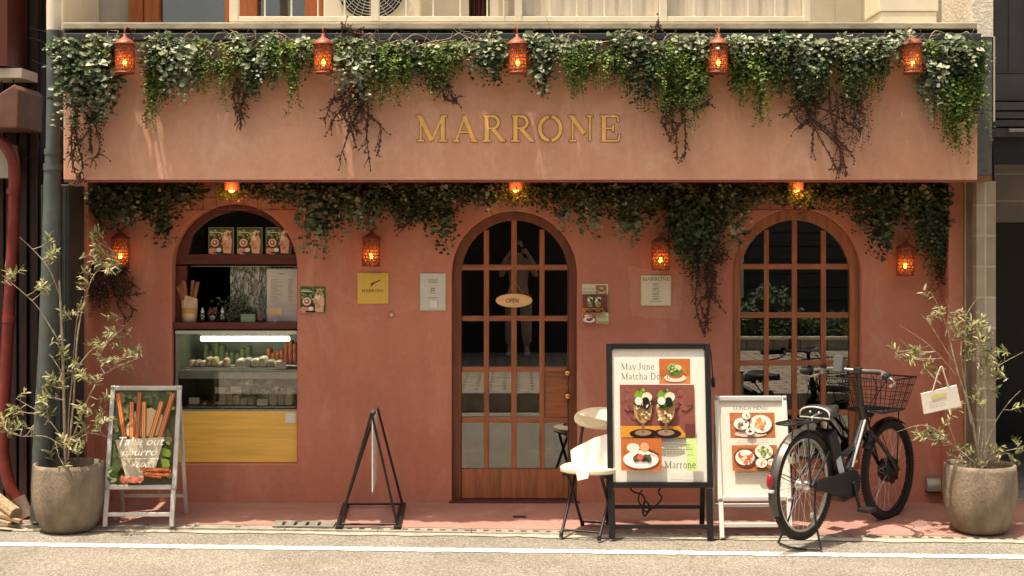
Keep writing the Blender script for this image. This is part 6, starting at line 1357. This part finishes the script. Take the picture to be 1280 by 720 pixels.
# basket
q = MB(); bx0, bx1, bw0, bw1, bz0, bz1 = .74, 1.06, .15, .205, .765, .975
def bpt(u, v, h):   # u 0..1 front-back, v -1..1, h 0..1
    x0 = bx0+.04*(1-h)-.0; x1 = bx1-.05*(1-h); w_ = bw0+(bw1-bw0)*h
    return Vector((x0+(x1-x0)*u, v*w_, bz0+(bz1-bz0)*h))
def loop(h): return [bpt(u, v, h) for u, v in [(0,-1),(.25,-1),(.5,-1),(.75,-1),(1,-1),(1,-.5),(1,0),(1,.5),(1,1),(.75,1),(.5,1),(.25,1),(0,1),(0,.5),(0,0),(0,-.5)]]
for h, r_ in ((0,.0035),(.25,.0025),(.5,.0025),(.75,.0025),(1,.0055)): q.tube(loop(h), r_, 5, closed=True)
for i in range(11):
    u = i/10
    for v in (-1, 1): q.tube([bpt(u, v, 0), bpt(u, v, 1)], .0022, 4, caps=False)
    for uu in (0, 1): q.tube([bpt(uu, -1+2*u, 0), bpt(uu, -1+2*u, 1)], .0022, 4, caps=False)
    q.tube([bpt(u, -1, 0), bpt(u, 1, 0)], .0022, 4, caps=False); q.tube([bpt(0, -1+2*u, 0), bpt(1, -1+2*u, 0)], .0022, 4, caps=False)
bs = loc(q, 'basket', M('basket_wire', (.02,.018,.016), .4))
q = MB(); q.box(.76, 1.02, -.13, .13, bz0-.014, bz0-.006); loc(q, 'basket_tray', BLACKP, bs, bevel=.004)
q = MB()
for sg in (-1, 1): q.tube([(.98,sg*.12,bz0-.008),(WB+.0,sg*.066,FZ)], .005, 6)
loc(q, 'basket_stay', BLACKM, bs)
q = MB(); q.tube([(.70,0,.80),(.78,0,.765),(.90,0,.757)], .010, 8); loc(q, 'basket_bracket', BLACKM, bs)
# ================================================================ potted olives
def pot_profile(R, H):
    return [(.001,0),(R*.60,.0),(R*.72,.015),(R*.86,.075),(R*.96,H*.40),(R*1.0,H*.64),(R*.965,H*.93),(R*.945,H),(R*.88,H),(R*.875,H-.03),(R*.80,H-.06)]
def spray(lv, wood, c, dirv, n, sp, L_=.052):
    ax = Vector(dirv).normalized(); a_ = Vector(c)-ax*sp*.6; b_ = Vector(c)+ax*sp*.6
    wood.tube([a_, Vector(c)+rv(.008), b_], [.0025,.002,.0012], 4, 1, caps=False)
    for i in range(n):
        t = random.random(); p = a_.lerp(b_, t)+rv(.004); sd = rv(1); sd = (sd-ax*sd.dot(ax)).normalized()
        dv = ax*random.uniform(.35,.9)+sd*random.uniform(.5,1); nm = Vector((random.uniform(-.5,.5), -random.uniform(0,.7), random.uniform(.3,1.1)))
        k_ = random.uniform(.55,1.2); leaf(lv, p, dv, nm, L_*k_, L_*k_*random.uniform(.2,.28), .15)
def olive(label, c, branches, sprays, H, jitter):
    x_, y_ = c; zg = gz(x_, y_); t = thing('potted_olive', label, 'potted plant', (x_, y_, zg), 0, 'potted olive trees')
    R = .232; q = MB(); q.lathe(pot_profile(R, H), (x_, y_, zg), 40); q.build('pot', POTM, t)
    q = MB(); q.lathe([(.001,H-.045),(R*.83,H-.05)], (x_, y_, zg), 24); q.build('soil', SOIL, t)
    wood = MB(); lv = MB(); BP = []
    for pts, r0, r1, dy in branches:
        n = len(pts); P_ = catmull([P(px, py, y_+dy*(i/(n-1))+random.uniform(-.02,.02)*jitter*(i > 0)) for i, (px, py) in enumerate(pts)], 5)
        BP.extend(P_[3:]); wood.tube(P_, [r0+(r1-r0)*i/(len(P_)-1) for i in range(len(P_))], 7)
    wood.build('trunk', BARK, t)
    for (px, py, k) in sprays:
        dy = random.uniform(-.2,.12)
        for _ in range(k+(random.random()<.6)):
            p_ = P(px+random.uniform(-12,12), py+random.uniform(-11,11), y_+dy+random.uniform(-.07,.07))
            nb_ = min(BP, key=lambda b: (b-p_).length+max(0, b.z-p_.z)*1.5); lv.tube([nb_, nb_.lerp(p_, .5)+Vector((0,0,-.012))+rv(.01), p_], [.0032,.0024,.0018], 4, 1, caps=False)
            spray(lv, lv, p_, (random.uniform(-1,1), random.uniform(-.6,.4), random.uniform(-.1,1)), random.randint(11,18), random.uniform(.05,.09), .052)
    lv.build('foliage', [OLIVE, BARK], t, fixn=False); return t
olive('olive shrub in a rough stone pot between the grey green drainpipe and the churros sign', (P(86,0,-.70).x, -.70), [
 ([(82,580),(80,500),(78,430),(76,385),(74,350)], .011, .006, .0), ([(76,372),(62,338),(45,316),(25,297)], .005, .002, -.12), ([(76,430),(55,396),(40,376),(3,344)], .006, .0015, -.1),
 ([(85,575),(92,500),(97,420),(108,368),(122,338),(158,308)], .008, .0015, .08), ([(84,560),(90,480),(112,440),(138,425),(165,398)], .006, .0015, .0), ([(86,560),(118,482),(140,462),(172,448)], .006, .0015, -.12),
 ([(82,555),(58,522),(20,498)], .004, .0012, -.05), ([(82,562),(58,546),(25,545),(4,536)], .004, .0012, -.15), ([(84,556),(112,542),(140,548)], .004, .0012, -.1), ([(80,470),(66,448),(58,440)], .003, .001, .05), ([(88,500),(96,400),(104,385)], .004, .0015, .1)],
 [(57,310,3),(66,328,2),(22,350,3),(44,356,2),(12,348,1),(120,300,3),(112,318,3),(128,324,3),(136,338,3),(116,342,2),(106,362,2),(98,388,1),(150,408,2),(138,424,3),(120,424,2),(152,452,3),(128,458,2),(168,450,1),(112,482,2),(122,500,1),
  (22,500,2),(46,492,2),(60,486,2),(14,520,2),(18,542,2),(36,534,2),(50,512,2),(82,548,2),(96,560,2),(74,560,2),(88,572,1),(116,520,2),(128,536,1),(98,520,2),(104,545,2),(70,440,2),(64,428,1),(90,448,2),(84,462,2),(72,472,2),(62,468,1),(94,478,1),(112,505,2),(80,405,1)], .435, 1)
olive('olive shrub in a stone pot by the tiled pier with a small board in it', (P(1225,0,-.80).x, -.80), [
 ([(1226,590),(1214,520),(1196,462),(1182,404),(1164,366)], .010, .002, .02), ([(1182,420),(1186,390),(1182,372)], .004, .0015, -.05), ([(1214,530),(1202,450),(1206,400),(1222,372)], .007, .0015, .06), ([(1196,470),(1162,432),(1125,407)], .004, .0012, -.15),
 ([(1220,580),(1195,560),(1160,532),(1120,540)], .005, .0012, -.15), ([(1226,580),(1242,532),(1262,502),(1276,488)], .004, .0012, -.05), ([(1222,560),(1234,470),(1250,456),(1279,440)], .005, .0012, .0), ([(1228,585),(1250,566),(1278,560)], .004, .0012, -.1), ([(1226,590),(1230,500),(1224,430)], .006, .002, .08), ([(1190,450),(1164,408),(1150,392)], .003, .001, .0), ([(1196,560),(1180,510),(1176,480)],.004,.0015,-.05)],
 [(1130,442,3),(1116,444,1),(1150,448,2),(1164,470,2),(1176,484,1),(1205,420,3),(1218,416,3),(1230,432,3),(1212,444,2),(1226,452,2),(1198,398,2),(1188,384,1),(1240,460,2),(1252,448,1),(1240,478,2),(1268,500,1),(1274,566,2),(1256,572,1),(1150,540,2),(1166,532,3),(1182,546,2),(1160,552,1),(1196,556,2),(1222,574,2),(1208,566,1),(1240,560,1),(1196,520,1),(1230,500,1),(1224,396,2),(1208,384,1),(1168,376,1),(1178,396,1)], .430, 1)
hbd = thing('hanging_board', 'small white board hung by a cord in the olive shrub by the tiled pier', 'board', P(1176,500,-.97))
q = MB(); A = [P(1151,492,-.96), P(1196,481,-.98), P(1202,508,-.98), P(1155,518,-.96)]; q.add(A+[a_+Vector((0,.012,0)) for a_ in A], [(0,1,2,3),(7,6,5,4),(0,4,5,1),(1,5,6,2),(2,6,7,3),(3,7,4,0)]); q.build('board', M('white_card', (.68,.63,.54), .6, var=.08), hbd, bevel=.003)
s = Sheet(P(1155,518,-.9625)-Vector((0,.001,0)), P(1202,508,-.9825)-P(1155,518,-.9625), Vector((-.1,0,1)))
s.rect(.055, .085, .15, .105, (206,190,96)); s.lines(.04, .2, .065, 3, .018, (176,168,150), .004); s.build('printed_strip', PAPER, hbd)
q = MB(); q.tube(catmull([P(1166,488,-.965), P(1172,468,-.97), P(1177,458,-.97), P(1181,470,-.975), P(1186,484,-.975)], 5), .004, 6); q.build('cord', M('pale_cord', (.6,.52,.4), .8), hbd)
# ================================================================ across the street (seen reflected in the panes)
q0 = thing('opposite_house', 'dark panelled house front across the street from the cafe', 'house', (-3.5, -10.9, .14))
q = MB(); q.box(-12, .9, -12.2, -10.9, .14, 5)
q.build('wall', M('dark_siding', (.03,.028,.026), .8, var=.3, scale=2), q0)
q = MB()
for x_ in (-9,-6,-3.4,-1.2): q.box(x_, x_+1.4, -10.92, -10.88, .3, 2.4)
q.build('window', BLACKM, q0)
q = MB(); q.box(-12, .95, -12.1, -8.3, 3.0, 3.15); q.build('canopy', M('canopy_panel', (.12,.11,.10), .7), q0)
q0 = thing('siding_house', 'grey green clapboard house across the street behind the hedge', 'house', (5, -12.6, .14))
q = MB(); q.box(1.0, 11, -13.5, -13.25, .14, 7)
for i in range(30): q.box(1.0, 11, -13.4-.02, -13.2+.02*(i % 1), .14+i*.22, .14+i*.22+.205)
q.build('wall', M('grey_siding', (.045,.048,.042), .8, var=.15, scale=3), q0)
q = MB(); q.tube([(3.6,-13.1,.2),(3.6,-13.1,6.5)], .04, 8); q.build('downpipe', CREAM, q0)
lw = thing('garden_wall', 'low stone block wall across the street under the hedge', 'wall', (5, -11.3, .14))
q = MB(); q.box(1.2, 10, -11.5, -11.3, .14, .30); q.build('wall_blocks', brickmat('stone_block', (.36,.32,.24), (.28,.25,.19), (.12,.1,.08), 1.0, bw=.4, rh=.2, msize=.012, rot=(radians(90),0,0)), lw)
q = MB(); q.box(1.15, 10, -11.52, -11.27, .302, .34); q.build('coping', CREAM, lw)
hd = thing('hedge', 'leafy green hedge behind the low wall across the street', 'hedge', (5, -11.8, .14))
q = MB()
for _ in range(6000):
    x_ = random.uniform(1.2, 9.5); hh_ = .42+.25*sin(x_*2.1)+.15*sin(x_*5.3)
    p_ = Vector((x_, -11.9+random.uniform(-.4,.45), 0.3+random.random()**.7*max(.2, hh_))); leaf(q, p_, rv(1)+Vector((0,.3,-.1)), Vector((0,.6,.6)), .09, .05)
q.build('leaves', HEDGE, hd, fixn=False)
q = MB()
for x_ in range(2, 10): q.tube([(x_+.2,-11.9,.14),(x_+.25,-11.9,.6)], .03, 6)
q.build('stem', BARK, hd)
# ================================================================ the photographer, standing just behind the camera on the far pavement
ph = thing('person', 'photographer in pale pink top and beige trousers holding a camera up to the face', 'person', (0, -10.42, .14))
def skinned(name, joints, edges, m, par, sub=2):
    me = bpy.data.meshes.new(name); me.from_pydata([j[:3] for j in joints], edges, []); o = bpy.data.objects.new(name, me); COL.objects.link(o); o.parent = par
    sk_ = o.modifiers.new('skin', 'SKIN'); 
    for i, j in enumerate(joints): me.skin_vertices[0].data[i].radius = (j[3], j[4] if len(j) > 4 else j[3])
    me.skin_vertices[0].data[0].use_root = True
    sb = o.modifiers.new('subdivision', 'SUBSURF'); sb.levels = sub; sb.render_levels = sub
    me.materials.append(m)
    for p_ in me.polygons: p_.use_smooth = True
    return o
SK = M('skin', (.50,.29,.19), .5, var=.06)
# body: pelvis root, spine, neck, head; arms raised to hold the camera; legs   (local: +y towards the shop)
J = [(0,0,.88,.13,.10),(0,0,1.08,.115,.085),(0,0,1.30,.15,.095),(0,.01,1.40,.055,.055),(0,.02,1.47,.055,.06),(0,.035,1.56,.072,.09),(0,.03,1.65,.062,.08),
 (.17,0,1.33,.052),(.25,.10,1.13,.042),(.20,.24,1.34,.034),(.10,.27,1.50,.026),(-.17,0,1.33,.052),(-.25,.10,1.13,.042),(-.20,.24,1.34,.034),(-.10,.27,1.50,.026),
 (.10,0,.82,.085),(.11,.01,.45,.058),(.12,-.02,.09,.040),(.13,.10,.03,.035),(-.10,0,.82,.085),(-.11,.01,.45,.058),(-.12,-.02,.09,.040),(-.13,.10,.03,.035)]
E = [(0,1),(1,2),(2,3),(3,4),(4,5),(5,6),(2,7),(7,8),(8,9),(9,10),(2,11),(11,12),(12,13),(13,14),(0,15),(15,16),(16,17),(17,18),(0,19),(19,20),(20,21),(21,22)]
skinned('body', J, E, SK, ph)
skinned('shirt', [(0,0,.92,.155,.125),(0,0,1.10,.138,.108),(0,0,1.30,.172,.118),(.18,.01,1.325,.068),(.235,.07,1.20,.060),(-.18,.01,1.325,.068),(-.235,.07,1.20,.060)], [(0,1),(1,2),(2,3),(3,4),(2,5),(5,6)], M('pink_shirt', (.52,.30,.25), .8), ph)
skinned('trousers', [(0,0,.93,.15,.12),(.10,0,.80,.108),(.115,.01,.45,.085),(.125,-.01,.14,.072),(-.10,0,.80,.108),(-.115,.01,.45,.085),(-.125,-.01,.14,.072)], [(0,1),(1,2),(2,3),(0,4),(4,5),(5,6)], M('beige_trousers', (.42,.32,.23), .85), ph)
skinned('hair', [(0,-.02,1.66,.085,.095),(0,-.06,1.56,.075,.06),(0,-.07,1.42,.05,.04)], [(0,1),(1,2)], M('dark_hair', (.02,.012,.008), .5), ph)
for sg in (-1, 1):
    q = MB()
    for k in range(4): q.tube(catmull([(sg*.10,.275,1.505-.016*k), (sg*.085,.305,1.512-.016*k), (sg*.060,.315,1.514-.016*k), (sg*.045,.300,1.512-.016*k)], 3), .0085, 6)
    q.tube(catmull([(sg*.10,.265,1.50), (sg*.085,.245,1.475), (sg*.055,.25,1.468)], 3), .010, 6); q.ball((sg*.10,.275,1.49), .034, 0, 8, 6, (.6,1,1.2)); q.build('hand', SK, ph, local=True)
    q = MB(); q.box(sg*.125-.045, sg*.125+.045, -.08, .16, .0, .055); q.build('shoe', WHITEP, ph, local=True, bevel=.02)
q = MB(); q.ball((0,.125,1.555), .016, 0, 8, 6, (1,1.2,1.3)); q.build('nose', SK, ph, local=True)
cmr = thing('photo_camera', 'black camera held in both hands in front of the face of the photographer', 'camera', (0, -10.17, 1.64))
q = MB(); q.box(-.065, .065, -10.185, -10.125, 1.605, 1.69); q.box(-.025, .025, -10.18, -10.13, 1.69, 1.715); q.build('camera_body', BLACKP, cmr, bevel=.008)
q = MB(); q.lathe([(.001,-10.04),(.034,-10.04),(.036,-10.07),(.034,-10.127),(.001,-10.127)], (0,0,1.645), 18, axis='y'); q.build('lens', BLACKP, cmr)

# scattered fallen leaves and paper flecks on the road and pavement
q = MB()
for _ in range(46):
    x_ = random.uniform(-3.4, 3.3); y_ = random.choice((random.uniform(-1.75,-.95), random.uniform(-.7,-.1))); z_ = gz(x_, y_)+.003
    leaf(q, Vector((x_, y_, z_)), Vector((random.uniform(-1,1), random.uniform(-1,1), .02)), Vector((0,0,1)), random.uniform(.015,.034), random.uniform(.006,.014), .1)
q.build('fallen_leaves', leafmat('fallen_leaf', [(0,(.10,.06,.03)),(.5,(.30,.22,.10)),(1,(.55,.50,.38))], .7, .1), kind='stuff', fixn=False)
# ================================================================ light, sky, camera
d = Vector((.22, .13, -1.0)).normalized()
su = bpy.data.lights.new('sun', 'SUN'); su.energy = 3.0; su.angle = radians(.5); su.color = (1.0, .92, .79)
so_ = bpy.data.objects.new('sun', su); COL.objects.link(so_); so_.rotation_euler = d.to_track_quat('-Z', 'Y').to_euler(); so_.location = (-2, -3, 12)
w = bpy.data.worlds.new('World'); SC.world = w; w.use_nodes = True; nt = w.node_tree; nt.nodes.clear()
ow = N(nt, 'ShaderNodeOutputWorld'); bg = N(nt, 'ShaderNodeBackground', Strength=.15)
sk = nt.nodes.new('ShaderNodeTexSky'); sk.sky_type = 'NISHITA'; sk.sun_disc = False
el = math.asin(-d.z); sk.sun_elevation = el; sk.sun_rotation = atan2(-d.x, -d.y); sk.air_density = 1.0; sk.dust_density = 4.0; sk.ozone_density = .6
tn = N(nt, 'ShaderNodeMixRGB', blend_type='MULTIPLY'); tn.inputs[0].default_value = 1.0; tn.inputs[2].default_value = (1.0, .845, .665, 1)
L(nt, sk.outputs[0], tn.inputs[1]); L(nt, tn.outputs[0], bg.inputs['Color']); L(nt, bg.outputs[0], ow.inputs['Surface'])
cam = bpy.data.cameras.new('camera'); co = bpy.data.objects.new('camera', cam); COL.objects.link(co)
co.location = (0, -D0, EYE); co.rotation_euler = (radians(90), 0, 0)
cam.sensor_width = 36; cam.lens = FPX/1280*36; cam.shift_x = -(CX-640)/1280; cam.shift_y = -(360-HY)/1280
cam.clip_start = .05; cam.clip_end = 1000
SC.camera = co
vs_ = SC.view_settings; vs_.view_transform = 'Standard'; vs_.look = 'None'; vs_.exposure = 1.26; vs_.gamma = 1.0; vs_.use_curve_mapping = False
SC.render.engine = 'CYCLES'
SC.cycles.max_bounces = 8; SC.cycles.transparent_max_bounces = 24; SC.cycles.diffuse_bounces = 4; SC.cycles.sample_clamp_indirect = 6
SC.cycles.use_denoising = True; SC.cycles.caustics_reflective = False; SC.cycles.caustics_refractive = False
